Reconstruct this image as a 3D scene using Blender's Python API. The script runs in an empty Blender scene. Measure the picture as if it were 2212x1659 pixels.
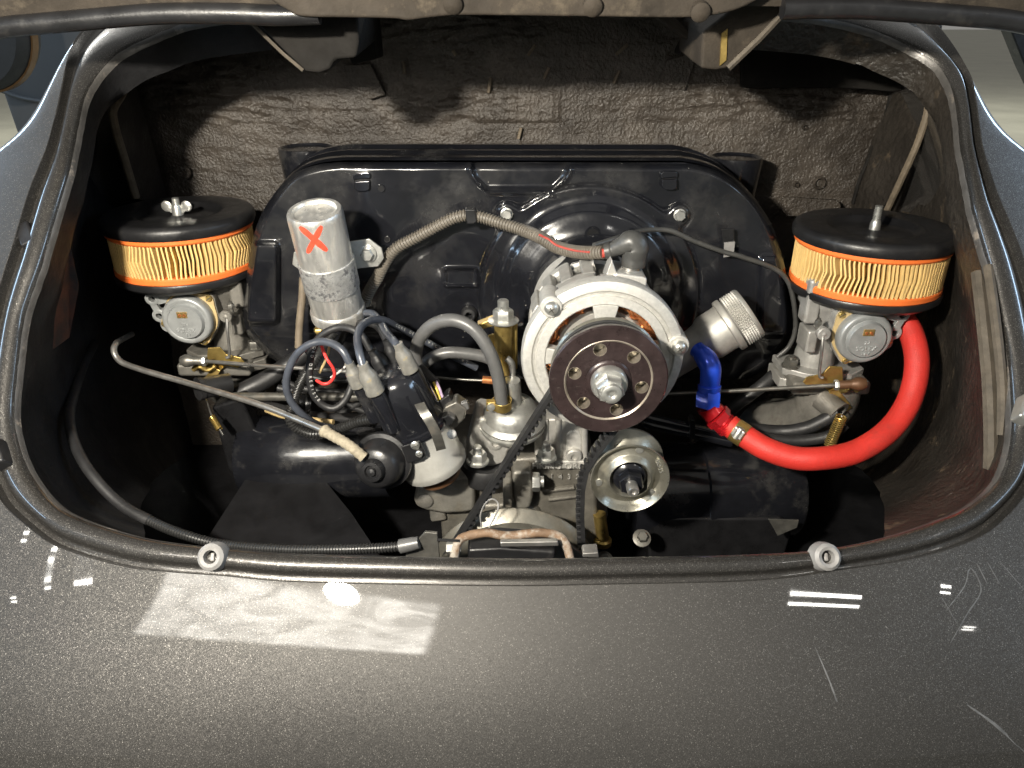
import bpy, math, random
import numpy as np
from mathutils import Vector, Matrix, noise
random.seed(7); rng = np.random.RandomState(7)
SC = bpy.context.scene
COL = SC.collection
PI = math.pi
CZ = 1.10                                   # camera height above the hall floor
PITCH = math.radians(26.5)
FPX, CX, CY = 1609.0, 1106.0, 829.5         # focal length and centre for a 2212 px wide picture

# ---------------------------------------------------------------- camera
cam = bpy.data.cameras.new('camera'); camo = bpy.data.objects.new('camera', cam); COL.objects.link(camo)
camo.location = (0, 0, CZ); camo.rotation_euler = (PI/2-PITCH, 0, 0)
cam.sensor_width = 36; cam.lens = 36*FPX/2212; cam.clip_start = .02; cam.clip_end = 200
SC.camera = camo
# ---------------------------------------------------------------- world and lamps
w = bpy.data.worlds.new('World'); SC.world = w; w.use_nodes = True
w.node_tree.nodes['Background'].inputs[0].default_value = (.95, .92, .86, 1)
w.node_tree.nodes['Background'].inputs[1].default_value = .24
def area(name, loc, target, sx, sy, power, color, shape='RECTANGLE', roll=0):
    l = bpy.data.lights.new(name, 'AREA'); l.shape = shape; l.size = sx; l.size_y = sy
    l.energy = power; l.color = color
    o = bpy.data.objects.new(name, l); COL.objects.link(o)
    o.location = (loc[0], loc[1], loc[2]+CZ)
    d = Vector(target)-Vector(loc)
    o.rotation_euler = (d.to_track_quat('-Z', 'Y') @ Matrix.Rotation(roll, 3, 'Z').to_quaternion()).to_euler()
    return o
area('inspection_lamp', (-.32, -.05, .165), (.05, .75, -.25), .068, .036, 18.5, (1, .93, .80), 'ELLIPSE')
pan = area('reflected_patch_light', (-.42, -.07, .115), (-.42, .6, -.17), .58, .15, 2.9, (1, .95, .86), roll=math.radians(-8))
# added panel light; noise varies the bright patch it mirrors in the paint
pan.data.use_nodes = True; nt = pan.data.node_tree; em = nt.nodes['Emission']
ge = nt.nodes.new('ShaderNodeNewGeometry'); mp = nt.nodes.new('ShaderNodeMapping'); mp.inputs['Scale'].default_value = (2.2, 1.2, 1); nt.links.new(ge.outputs['Parametric'], mp.inputs[0])
no = nt.nodes.new('ShaderNodeTexNoise'); no.inputs['Scale'].default_value = 2.6; no.inputs['Detail'].default_value = 3; no.inputs['Distortion'].default_value = 1.2; nt.links.new(mp.outputs[0], no.inputs['Vector'])
mr = nt.nodes.new('ShaderNodeMapRange'); mr.inputs[1].default_value = .36; mr.inputs[2].default_value = .66; mr.inputs[3].default_value = .48; mr.inputs[4].default_value = 1.35; nt.links.new(no.outputs[0], mr.inputs[0])
sx_ = nt.nodes.new('ShaderNodeSeparateXYZ'); nt.links.new(ge.outputs['Parametric'], sx_.inputs[0])
cur = mr.outputs[0]
for ch_, wd_ in ((0, .035), (1, .10)):                          # edges fade to soften the outline of the reflected patch
    s_ = nt.nodes.new('ShaderNodeMath'); s_.operation = 'SUBTRACT'; s_.inputs[1].default_value = .5; nt.links.new(sx_.outputs[ch_], s_.inputs[0])
    ab = nt.nodes.new('ShaderNodeMath'); ab.operation = 'ABSOLUTE'; nt.links.new(s_.outputs[0], ab.inputs[0])
    fa = nt.nodes.new('ShaderNodeMapRange'); fa.interpolation_type = 'SMOOTHSTEP'; fa.inputs[1].default_value = .5-wd_; fa.inputs[2].default_value = .5; fa.inputs[3].default_value = 1; fa.inputs[4].default_value = .06; nt.links.new(ab.outputs[0], fa.inputs[0])
    mu = nt.nodes.new('ShaderNodeMath'); mu.operation = 'MULTIPLY'; nt.links.new(cur, mu.inputs[0]); nt.links.new(fa.outputs[0], mu.inputs[1]); cur = mu.outputs[0]
nt.links.new(cur, em.inputs['Strength'])
# fluorescent tubes of the hall, in pairs
for (x, y, z, l, p, w_, s_) in ((2.03, -1.80, 2.2, .50, 2.0, .028, .04), (2.89, -1.67, 2.2, .08, .16, .012, .016), (3.19, -2.03, 2.2, .10, .2, .016, .02), (-2.85, -1.62, 2.2, .14, .35, .016, .02), (-3.13, -1.63, 2.2, .05, .08, .010, .014), (-3.43, -1.69, 2.2, .05, .08, .010, .014), (1.5, 6, 2.6, 1.2, 40, .03, .04), (5, 9, 2.8, 1.2, 90, .03, .04), (-5, 6, 2.8, 1.2, 110, .03, .04)):
    for k in (-1, 1):
        area('fluorescent_tube', (x, y+s_*k, z), (x, y+s_*k, -1), l, w_, p, (1, .97, .9))
# blue side daylight as added long strips, shaped for thin highlights on the rim
area('daylight_strip', (-3.0, 1.0, 1.0), (0, .8, -.2), 5.0, .28, 62, (.52, .74, 1))
area('daylight_strip', (3.0, 1.1, 1.0), (0, .8, -.2), 5.0, .28, 54, (.52, .74, 1))
SC.view_settings.view_transform = 'Standard'; SC.view_settings.look = 'None'
SC.view_settings.exposure = .2; SC.view_settings.gamma = 1
SC.view_settings.use_curve_mapping = False
SC.cycles.max_bounces = 6; SC.cycles.glossy_bounces = 4; SC.cycles.diffuse_bounces = 3

# ---------------------------------------------------------------- placing helpers
cp, sp = math.cos(PITCH), math.sin(PITCH)
def ray(px, py):
    a = (px-CX)/FPX; b = (CY-py)/FPX
    return Vector((a, cp+sp*b, -sp+cp*b))
def D(px, py, Y):                           # a point of the picture at the distance Y in front of the camera
    r = ray(px, py); t = Y/r.y
    return Vector((r.x*t, Y, r.z*t+CZ))
def px2m(px, py, Y): return (Y/ray(px, py).y)/FPX
def L3(*pts): return [D(*p) for p in pts]
def LY(Y, *pts): return [D(p[0], p[1], Y) for p in pts]
def cat(P, n=8, closed=False):
    P = [Vector(p) for p in P]; out = []; N = len(P)
    rngi = range(N if closed else N-1)
    for i in rngi:
        if closed: p0, p1, p2, p3 = P[(i-1) % N], P[i], P[(i+1) % N], P[(i+2) % N]
        else:
            p1, p2 = P[i], P[i+1]; p0 = P[i-1] if i else p1*2-p2; p3 = P[i+2] if i+2 < N else p2*2-p1
        for k in range(n):
            t = k/n
            out.append(.5*((2*p1)+(p2-p0)*t+(2*p0-5*p1+4*p2-p3)*t*t+(3*p1-p0-3*p2+p3)*t**3))
    if not closed: out.append(P[-1].copy())
    return out
def resample(P, step):
    P = [Vector(p) for p in P]
    d = [0]
    for i in range(1, len(P)): d.append(d[-1]+(P[i]-P[i-1]).length)
    n = max(2, int(d[-1]/step)+1); s = np.linspace(0, d[-1], n); A = np.array(P)
    return [Vector((np.interp(x, d, A[:, 0]), np.interp(x, d, A[:, 1]), np.interp(x, d, A[:, 2]))) for x in s]
def frame(n, ref=None):
    n = Vector(n).normalized()
    ref = Vector(ref) if ref is not None else (Vector((0, 0, 1)) if abs(n.z) < .9 else Vector((0, 1, 0)))
    v = (ref-n*ref.dot(n)).normalized(); u = v.cross(n)
    return u, v, n
class MB:
    def __init__(s): s.v = []; s.f = []
    def add(s, vs, fs):
        b = len(s.v); s.v += [tuple(x) for x in vs]; s.f += [tuple(i+b for i in f) for f in fs]; return s
    def lathe(s, o, n, prof, seg=40, ref=None, a0=0, a1=2*PI, rfun=None):
        u, v, n = frame(n, ref); o = Vector(o); full = abs(a1-a0-2*PI) < 1e-6
        m = seg if full else seg+1; vs = []; fs = []
        for (r, h) in prof:
            for k in range(m):
                a = a0+(a1-a0)*k/seg
                rr = r*(rfun(a, r, h) if rfun else 1)
                vs.append(o+u*(rr*math.cos(a))+v*(rr*math.sin(a))+n*h)
        for i in range(len(prof)-1):
            for k in range(seg):
                k2 = (k+1) % m if full else k+1
                fs.append((i*m+k, i*m+k2, (i+1)*m+k2, (i+1)*m+k))
        if full:
            if prof[0][0] > 1e-5: fs.append(tuple(range(m))[::-1])
            if prof[-1][0] > 1e-5: fs.append(tuple(range((len(prof)-1)*m, len(prof)*m)))
        return s.add(vs, fs)
    def ring(s, o, n, prof, seg=40, ref=None, rfun=None):    # closed profile, no caps
        u, v, n = frame(n, ref); o = Vector(o); vs = []; fs = []; M = len(prof)
        for (r, h) in prof:
            for k in range(seg):
                a = 2*PI*k/seg; rr = r*(rfun(a, r, h) if rfun else 1)
                vs.append(o+u*(rr*math.cos(a))+v*(rr*math.sin(a))+n*h)
        for i in range(M):
            for k in range(seg):
                fs.append((i*seg+k, i*seg+(k+1) % seg, ((i+1) % M)*seg+(k+1) % seg, ((i+1) % M)*seg+k))
        return s.add(vs, fs)
    def tube(s, P, r, seg=12, closed=False, caps=True):
        P = [Vector(p) for p in P]; N = len(P); vs = []; fs = []
        R = r if hasattr(r, '__len__') else [r]*N
        T = []
        for i in range(N):
            a = P[(i-1) % N] if (closed or i) else P[i]; b = P[(i+1) % N] if (closed or i < N-1) else P[i]
            T.append((b-a).normalized())
        u, v, _ = frame(T[0])
        for i in range(N):
            u = (u-T[i]*u.dot(T[i])).normalized(); v = T[i].cross(u)
            for k in range(seg):
                a = 2*PI*k/seg; vs.append(P[i]+(u*math.cos(a)+v*math.sin(a))*R[i])
        for i in range(N if closed else N-1):
            j = (i+1) % N
            for k in range(seg): fs.append((i*seg+k, i*seg+(k+1) % seg, j*seg+(k+1) % seg, j*seg+k))
        if caps and not closed:
            fs.append(tuple(range(seg))[::-1]); fs.append(tuple(range((N-1)*seg, N*seg)))
        return s.add(vs, fs)
    def ctube(s, P, r, pitch=.0026, amp=.13, seg=12):        # corrugated tube
        st = pitch/4; Q = resample(P, st)
        return s.tube(Q, [r*(1+amp*(1, 1, -1, -1)[i % 4]) for i in range(len(Q))], seg)
    def box(s, o, u, v, n, a, b, c):
        o = Vector(o); u = Vector(u)*a/2; v = Vector(v)*b/2; n = Vector(n)*c/2
        vs = [o+u*i+v*j+n*k for k in (-1, 1) for j in (-1, 1) for i in (-1, 1)]
        return s.add(vs, [(0, 2, 3, 1), (4, 5, 7, 6), (0, 1, 5, 4), (2, 6, 7, 3), (0, 4, 6, 2), (1, 3, 7, 5)])
    def prism(s, P, vec):
        P = [Vector(p) for p in P]; N = len(P); vec = Vector(vec)
        vs = P+[p+vec for p in P]
        return s.add(vs, [tuple(range(N))[::-1], tuple(range(N, 2*N))]+[(i, (i+1) % N, N+(i+1) % N, N+i) for i in range(N)])
    def hexa(s, o, n, r, h, ref=None, cham=.12):
        return s.lathe(o, n, [(r, 0), (r, h*.8), (r*(1-cham), h)], 6, ref)
    def sphere(s, o, r, seg=20, sc=(1, 1, 1)):
        pr = [(max(1e-6, math.sin(PI*i/12)), -math.cos(PI*i/12)) for i in range(13)]
        o = Vector(o); m = MB(); m.lathe((0, 0, 0), (0, 0, 1), pr, seg)
        return s.add([o+Vector((p[0]*sc[0], p[1]*sc[1], p[2]*sc[2]))*r for p in m.v], m.f)
    def grid(s, pts):                                          # pts[i][j]
        n, m = len(pts), len(pts[0])
        return s.add([p for row in pts for p in row], [(i*m+j, i*m+j+1, (i+1)*m+j+1, (i+1)*m+j) for i in range(n-1) for j in range(m-1)])
    def build(s, name, mat, parent=None, bevel=0, angle=38, seg=2, solid=0, solidoff=-1):
        me = bpy.data.meshes.new(name)
        off = Vector((0, 0, 0)); p = parent
        while p is not None: off += p.location; p = p.parent
        me.from_pydata([(x[0]-off.x, x[1]-off.y, x[2]-off.z) for x in s.v], [], s.f); me.update()
        me.polygons.foreach_set('use_smooth', [True]*len(me.polygons))
        me.set_sharp_from_angle(angle=math.radians(angle))
        me.materials.append(mat)
        o = bpy.data.objects.new(name, me); COL.objects.link(o)
        if parent is not None: o.parent = parent
        if solid:
            m = o.modifiers.new('solid', 'SOLIDIFY'); m.thickness = solid; m.offset = solidoff
        if bevel:
            m = o.modifiers.new('bevel', 'BEVEL'); m.width = bevel; m.segments = seg; m.limit_method = 'ANGLE'; m.angle_limit = math.radians(40); m.harden_normals = True
        return o
def tag(o, label=None, cat_=None, group=None, kind=None):
    if label: o['label'] = label
    if cat_: o['category'] = cat_
    if group: o['group'] = group
    if kind: o['kind'] = kind
    return o
def thing(name, label, cat_, loc, group=None):
    o = bpy.data.objects.new(name, None); o.empty_display_size = .02; COL.objects.link(o); o.location = loc
    return tag(o, label, cat_, group)
def text(name, body, o, u, v, n, size, depth, mat, parent, spacing=1.0):
    c = bpy.data.curves.new('t', 'FONT'); c.body = body; c.size = size; c.extrude = depth; c.align_x = 'CENTER'; c.align_y = 'CENTER'; c.space_character = spacing
    t = bpy.data.objects.new('t', c); COL.objects.link(t)
    bpy.context.view_layer.update()
    me = bpy.data.meshes.new_from_object(t); bpy.data.objects.remove(t)
    u, v, n, o = Vector(u), Vector(v), Vector(n), Vector(o)
    m = MB(); m.v = [tuple(o+u*q.co.x+v*q.co.y+n*q.co.z) for q in me.vertices]; m.f = [tuple(p.vertices) for p in me.polygons]
    bpy.data.meshes.remove(me)
    return m.build(name, mat, parent)
X3, Y3, Z3 = Vector((1, 0, 0)), Vector((0, 1, 0)), Vector((0, 0, 1)); NY = Vector((0, -1, 0))

# ---------------------------------------------------------------- materials
M = {}
def mat(name, col, rough=.5, metal=0, var=.25, vscale=30, rvar=.12, bump=0, bscale=300, coat=0, coat_rough=.05, col2=None, c2thr=(.55, .7), c2scale=40, spec=.5, detail=5, stretch=None, bdist=.001):
    m = bpy.data.materials.new(name); m.use_nodes = True; nt = m.node_tree; N = nt.nodes; Lk = nt.links
    p = N['Principled BSDF']
    tc = N.new('ShaderNodeTexCoord'); src = tc.outputs['Object']
    if stretch:
        mp = N.new('ShaderNodeMapping'); mp.inputs['Scale'].default_value = stretch; Lk.new(src, mp.inputs[0]); src = mp.outputs[0]
    n1 = N.new('ShaderNodeTexNoise'); n1.inputs['Scale'].default_value = vscale; n1.inputs['Detail'].default_value = detail; Lk.new(src, n1.inputs['Vector'])
    n1.inputs['Roughness'].default_value = .65
    mr = N.new('ShaderNodeMapRange'); mr.inputs[1].default_value = .3; mr.inputs[2].default_value = .7; mr.inputs[3].default_value = 1-var; mr.inputs[4].default_value = 1+var
    Lk.new(n1.outputs[0], mr.inputs[0])
    mx = N.new('ShaderNodeVectorMath'); mx.operation = 'SCALE'; mx.inputs[0].default_value = col[:3]; Lk.new(mr.outputs[0], mx.inputs['Scale'])
    out = mx.outputs[0]
    rough_out = N.new('ShaderNodeMapRange'); rough_out.inputs[1].default_value = .3; rough_out.inputs[2].default_value = .7
    rough_out.inputs[3].default_value = max(.02, rough-rvar); rough_out.inputs[4].default_value = min(1, rough+rvar)
    n2 = N.new('ShaderNodeTexNoise'); n2.inputs['Scale'].default_value = c2scale; n2.inputs['Detail'].default_value = 8; n2.inputs['Roughness'].default_value = .7; Lk.new(src, n2.inputs['Vector'])
    Lk.new(n2.outputs[0], rough_out.inputs[0]); Lk.new(rough_out.outputs[0], p.inputs['Roughness'])
    if col2:
        cr = N.new('ShaderNodeMapRange'); cr.inputs[1].default_value = c2thr[0]; cr.inputs[2].default_value = c2thr[1]; Lk.new(n2.outputs[0], cr.inputs[0])
        mm = N.new('ShaderNodeMix'); mm.data_type = 'RGBA'; Lk.new(cr.outputs[0], mm.inputs[0]); Lk.new(out, mm.inputs[6]); mm.inputs[7].default_value = (*col2[:3], 1); out = mm.outputs[2]
        if metal:
            ml = N.new('ShaderNodeMapRange'); ml.inputs[3].default_value = metal; ml.inputs[4].default_value = metal*.4; Lk.new(cr.outputs[0], ml.inputs[0]); Lk.new(ml.outputs[0], p.inputs['Metallic'])
    Lk.new(out, p.inputs['Base Color'])
    if not (col2 and metal): p.inputs['Metallic'].default_value = metal
    p.inputs['Coat Weight'].default_value = coat; p.inputs['Coat Roughness'].default_value = coat_rough
    p.inputs['Specular IOR Level'].default_value = spec
    if bump:
        n3 = N.new('ShaderNodeTexNoise'); n3.inputs['Scale'].default_value = bscale; n3.inputs['Detail'].default_value = 6; Lk.new(src, n3.inputs['Vector'])
        b = N.new('ShaderNodeBump'); b.inputs['Strength'].default_value = bump; b.inputs['Distance'].default_value = bdist; Lk.new(n3.outputs[0], b.inputs['Height']); Lk.new(b.outputs[0], p.inputs['Normal'])
    M[name] = m; m['p'] = 1
    return m
mat('black_gloss', (.009, .0095, .012), .20, 0, .3, 20, .14, .14, 45, .5, .06, (.075, .072, .068), (.54, .90), 16, bdist=.002)
mat('black_satin', (.012, .012, .013), .36, 0, .3, 40, .12, .15, 400, col2=(.045, .042, .038), c2thr=(.56, .9), c2scale=45)
mat('black_paint', (.010, .010, .011), .3, 0, .3, 40, .1, .05, 100, .3, .2)
mat('black_rubber', (.016, .016, .017), .5, 0, .35, 60, .12, .2, 300, col2=(.06, .055, .05), c2thr=(.6, .85))
mat('grey_rubber', (.085, .085, .085), .38, 0, .2, 60, .1, .1, 400, col2=(.12, .115, .11), c2thr=(.6, .85))
mat('cable_blue', (.05, .056, .07), .32, 0, .2, 60, .1)
mat('boot', (.16, .155, .14), .42, .1, .3, 120, .12, .2, 300, col2=(.28, .22, .10), c2thr=(.58, .7), c2scale=120)
mat('cast', (.42, .41, .385), .48, .55, .18, 90, .1, .45, 1400, col2=(.22, .20, .17), c2thr=(.62, .8), c2scale=60, bdist=.0006)
mat('cast_light', (.53, .52, .49), .46, .5, .14, 220, .08, .5, 1800, bdist=.0006, col2=(.40, .38, .34), c2thr=(.66, .85), c2scale=50)
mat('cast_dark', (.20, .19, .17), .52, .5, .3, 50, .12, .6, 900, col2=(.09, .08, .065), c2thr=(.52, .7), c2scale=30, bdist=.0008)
mat('cast_oily', (.15, .14, .12), .42, .4, .35, 40, .15, .5, 700, col2=(.10, .075, .035), c2thr=(.55, .72), c2scale=25, bdist=.0008)
mat('carb_grey', (.30, .31, .31), .42, .35, .14, 80, .08, .2, 900, bdist=.0005)
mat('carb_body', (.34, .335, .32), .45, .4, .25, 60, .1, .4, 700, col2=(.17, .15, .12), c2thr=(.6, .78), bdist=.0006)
mat('zinc', (.60, .60, .57), .34, .85, .12, 120, .1, .1, 600, col2=(.38, .36, .32), c2thr=(.6, .8), c2scale=120)
mat('alu_can', (.66, .65, .62), .36, .75, .22, 70, .14, .2, 260, stretch=(1, 1, .12), col2=(.36, .33, .28), c2thr=(.52, .70), c2scale=130)
mat('alu_band', (.58, .58, .57), .40, .7, .25, 90, .12, .4, 500, col2=(.10, .10, .105), c2thr=(.49, .60), c2scale=170)
mat('steel', (.42, .41, .39), .35, .85, .2, 80, .1, 0, col2=(.2, .17, .13), c2thr=(.62, .8))
mat('steel_dark', (.17, .165, .15), .4, .7, .3, 80, .1, .1, 400, col2=(.10, .075, .05), c2thr=(.55, .75))
mat('brass', (.50, .36, .12), .36, .85, .25, 60, .12, .05, 300, col2=(.30, .20, .08), c2thr=(.56, .75), c2scale=60)
mat('gold_plate', (.62, .42, .16), .3, .8, .15, 200)
mat('copper', (.62, .24, .09), .32, .75, .35, 200, .1)
mat('rust', (.16, .10, .06), .75, .15, .35, 60, .1, .5, 400, col2=(.30, .27, .23), c2thr=(.48, .6), c2scale=50)
mat('gasket', (.44, .33, .16), .6, 0, .15, 100, .1)
mat('orange', (.80, .17, .035), .45, 0, .08, 60, .08)
mat('paper', (.66, .45, .17), .75, 0, .12, 80, .1, .2, 900)
mat('red_hose', (.52, .028, .020), .55, 0, .14, 40, .10, .4, 900, col2=(.34, .03, .022), c2thr=(.58, .8), c2scale=30)
mat('red_paint', (.75, .07, .035), .5, 0, .2, 200)
mat('red_anod', (.52, .015, .022), .25, .55, .12, 60, .08, .06, 300, .6, .05)
mat('blue_anod', (.025, .095, .80), .20, .4, .1, 60, .06, .04, 300, .7, .04)
mat('red_wire', (.70, .045, .04), .4)
mat('yellow_wire', (.55, .42, .08), .4)
mat('white_wire', (.6, .58, .54), .45)
mat('purple_wire', (.35, .27, .38), .45)
mat('pulley_brown', (.030, .020, .020), .33, .2, .35, 60, .1, .15, 300, col2=(.085, .07, .062), c2thr=(.62, .75), c2scale=130)
mat('worn_ring', (.32, .28, .23), .38, .6, .3, 60, .1)
mat('braid', (.26, .225, .165), .8, 0, .25, 300, .05, .5, 700)
mat('conduit', (.13, .115, .095), .5, 0, .2, 60, .1)
mat('conduit_black', (.018, .018, .018), .38, 0, .2, 60, .1)
mat('dist_grey', (.30, .295, .275), .45, .2, .12, 60, .08, .2, 700, bdist=.0004)
mat('tar_lid', (.034, .028, .022), .8, 0, .4, 22, .12, .5, 300, col2=(.085, .070, .052), c2thr=(.55, .72), c2scale=35)
mat('tar_dark', (.011, .010, .009), .85, 0, .4, 22, .12, .5, 250)
mat('wall_left', (.012, .012, .013), .55, 0, .5, 18, .12, .5, 200, col2=(.03, .028, .028), c2thr=(.6, .8), c2scale=25)
mat('wall_right', (.027, .023, .019), .42, 0, .5, 16, .12, .9, 150, col2=(.15, .11, .07), c2thr=(.57, .70), c2scale=20, bdist=.003)
mat('rubber_strip', (.15, .12, .085), .7, 0, .3, 60, .1, .5, 300)
mat('bay_black', (.008, .008, .009), .5, 0, .4, 30, .1, .2, 200)
mat('buffer', (.20, .195, .19), .5, 0, .2, 100, .1)
mat('worn_edge', (.10, .095, .09), .4, .4, .3, 60, .1, .3, 400, col2=(.22, .19, .16), c2thr=(.58, .66), c2scale=45)
mat('slate', (.070, .070, .070), .6, 0, .1, 10, .1)
mat('tyre', (.012, .012, .012), .6)
mat('bronze', (.16, .09, .04), .4, .5)
mat('floor', (.30, .30, .24), .42, 0, .15, 1.2, .1, .05, 40)
mat('print_white', (.6, .6, .58), .6)
# tar mat on the firewall
def tarmat():
    m = mat('tarmat', (.062, .052, .043), .38, 0, .35, 14, .1, .8, 300, col2=(.030, .024, .019), c2thr=(.48, .64), c2scale=9, bdist=.003)
    return m
tarmat()
# metallic body paint with flakes
def paint(name, flake):
    m = bpy.data.materials.new(name); m.use_nodes = True; nt = m.node_tree; N = nt.nodes; Lk = nt.links; p = N['Principled BSDF']
    tc = N.new('ShaderNodeTexCoord')
    vo = N.new('ShaderNodeTexVoronoi'); vo.inputs['Scale'].default_value = 2300; Lk.new(tc.outputs['Object'], vo.inputs['Vector'])
    sep = N.new('ShaderNodeSeparateColor'); Lk.new(vo.outputs['Color'], sep.inputs[0])
    cr = N.new('ShaderNodeValToRGB'); Lk.new(sep.outputs[0], cr.inputs[0])
    e = cr.color_ramp.elements
    e[0].position = 0; e[0].color = (.024, .0228, .0215, 1); e[1].position = 1; e[1].color = (.22, .21, .195, 1)
    k = e.new(.75); k.color = (.047, .0442, .0410, 1); k = e.new(.965); k.color = (.085, .080, .075, 1)
    n1 = N.new('ShaderNodeTexNoise'); n1.inputs['Scale'].default_value = 6; n1.inputs['Detail'].default_value = 4; Lk.new(tc.outputs['Object'], n1.inputs['Vector'])
    mr = N.new('ShaderNodeMapRange'); mr.inputs[1].default_value = .3; mr.inputs[2].default_value = .7; mr.inputs[3].default_value = .85; mr.inputs[4].default_value = 1.15; Lk.new(n1.outputs[0], mr.inputs[0])
    sc = N.new('ShaderNodeVectorMath'); sc.operation = 'SCALE'; Lk.new(cr.outputs[0], sc.inputs[0]); Lk.new(mr.outputs[0], sc.inputs['Scale'])
    Lk.new(sc.outputs[0], p.inputs['Base Color'])
    # each flake lies at its own small tilt
    nm = N.new('ShaderNodeNormalMap') if False else None
    geo = N.new('ShaderNodeNewGeometry')
    sb = N.new('ShaderNodeVectorMath'); sb.operation = 'SUBTRACT'; Lk.new(vo.outputs['Color'], sb.inputs[0]); sb.inputs[1].default_value = (.5, .5, .5)
    s2 = N.new('ShaderNodeVectorMath'); s2.operation = 'SCALE'; Lk.new(sb.outputs[0], s2.inputs[0]); s2.inputs['Scale'].default_value = flake
    ad = N.new('ShaderNodeVectorMath'); Lk.new(geo.outputs['Normal'], ad.inputs[0]); Lk.new(s2.outputs[0], ad.inputs[1])
    nz = N.new('ShaderNodeVectorMath'); nz.operation = 'NORMALIZE'; Lk.new(ad.outputs[0], nz.inputs[0]); Lk.new(nz.outputs[0], p.inputs['Normal'])
    p.inputs['Metallic'].default_value = .5; p.inputs['Roughness'].default_value = .55
    p.inputs['Coat Weight'].default_value = 1; p.inputs['Coat Roughness'].default_value = .04
    # faint swirl scratches and dust dull the clear coat here and there
    n4 = N.new('ShaderNodeTexNoise'); n4.inputs['Scale'].default_value = 25; n4.inputs['Detail'].default_value = 8; Lk.new(tc.outputs['Object'], n4.inputs['Vector'])
    r4 = N.new('ShaderNodeMapRange'); r4.inputs[1].default_value = .4; r4.inputs[2].default_value = .75; r4.inputs[3].default_value = .012; r4.inputs[4].default_value = .035; Lk.new(n4.outputs[0], r4.inputs[0]); Lk.new(r4.outputs[0], p.inputs['Coat Roughness'])
    M[name] = m
paint('paint', .26); paint('paint_rim', .14)
p_ = M['paint_rim'].node_tree.nodes['Principled BSDF']; p_.inputs['Roughness'].default_value = .36; p_.inputs['Metallic'].default_value = .6

mat('rim_paint', (.080, .077, .074), .26, .35, .3, 40, .08, .03, 60, 1, .03, (.15, .13, .105), (.60, .74), 22)
mat('worn_steel', (.22, .21, .18), .38, .7, .25, 50, .12, .1, 300, col2=(.16, .135, .10), c2thr=(.5, .7), c2scale=40)
mat('rust_brown', (.10, .05, .025), .45, .3, .3, 60)
mat('zinc_dull', (.30, .29, .245), .34, .8, .2, 70, .12, .15, 400, col2=(.22, .20, .15), c2thr=(.55, .75), c2scale=50)
mat('carb_letter', (.40, .41, .41), .4, .35, .1, 80)
mat('boot_dark', (.05, .05, .048), .42, 0, .25, 60, .1, .1, 300, col2=(.10, .09, .08), c2thr=(.55, .8))

def shroud_mat():
    m = mat('shroud', (.0085, .009, .0115), .20, 0, .3, 20, .13, .16, 45, .5, .06, (.060, .058, .055), (.50, .95), 9, bdist=.002)
    nt = m.node_tree; N = nt.nodes; Lk = nt.links; p = N['Principled BSDF']
    src = p.inputs['Base Color'].links[0].from_socket
    tc = N.new('ShaderNodeTexCoord')
    vo = N.new('ShaderNodeTexVoronoi'); vo.inputs['Scale'].default_value = 130; Lk.new(tc.outputs['Object'], vo.inputs['Vector'])
    sp = N.new('ShaderNodeSeparateColor'); Lk.new(vo.outputs['Color'], sp.inputs[0])
    lt = N.new('ShaderNodeMath'); lt.operation = 'MULTIPLY'; lt.inputs[1].default_value = .10; Lk.new(sp.outputs[0], lt.inputs[0])
    s1 = N.new('ShaderNodeMath'); s1.operation = 'LESS_THAN'; Lk.new(vo.outputs['Distance'], s1.inputs[0]); Lk.new(lt.outputs[0], s1.inputs[1])
    g = N.new('ShaderNodeMath'); g.operation = 'GREATER_THAN'; g.inputs[1].default_value = .72; Lk.new(sp.outputs[1], g.inputs[0])
    s2 = N.new('ShaderNodeMath'); s2.operation = 'MULTIPLY'; Lk.new(s1.outputs[0], s2.inputs[0]); Lk.new(g.outputs[0], s2.inputs[1])
    mp = N.new('ShaderNodeMapping'); mp.inputs['Rotation'].default_value = (.3, .5, .2); mp.inputs['Scale'].default_value = (8, 60, 160); Lk.new(tc.outputs['Object'], mp.inputs[0])
    ns = N.new('ShaderNodeTexNoise'); ns.inputs['Scale'].default_value = 2.2; ns.inputs['Detail'].default_value = 2; Lk.new(mp.outputs[0], ns.inputs['Vector'])
    sr = N.new('ShaderNodeMapRange'); sr.inputs[1].default_value = .80; sr.inputs[2].default_value = .86; Lk.new(ns.outputs[0], sr.inputs[0])
    mx = N.new('ShaderNodeMath'); mx.operation = 'MAXIMUM'; Lk.new(s2.outputs[0], mx.inputs[0]); Lk.new(sr.outputs[0], mx.inputs[1])
    mm = N.new('ShaderNodeMix'); mm.data_type = 'RGBA'; Lk.new(mx.outputs[0], mm.inputs[0]); Lk.new(src, mm.inputs[6]); mm.inputs[7].default_value = (.20, .19, .17, 1); Lk.new(mm.outputs[2], p.inputs['Base Color'])
shroud_mat()
for k_ in ('tar_dark', 'tar_lid', 'bay_black', 'wall_left'): M[k_].node_tree.nodes['Principled BSDF'].inputs['Specular IOR Level'].default_value = .18
mat('cast_mid', (.23, .22, .195), .46, .55, .25, 60, .12, .5, 900, col2=(.11, .095, .07), c2thr=(.52, .70), c2scale=35, bdist=.0008)
mat('red_dull', (.36, .05, .035), .5)
mat('seal_dark', (.075, .062, .046), .75, 0, .35, 60, .1, .5, 300)

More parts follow.
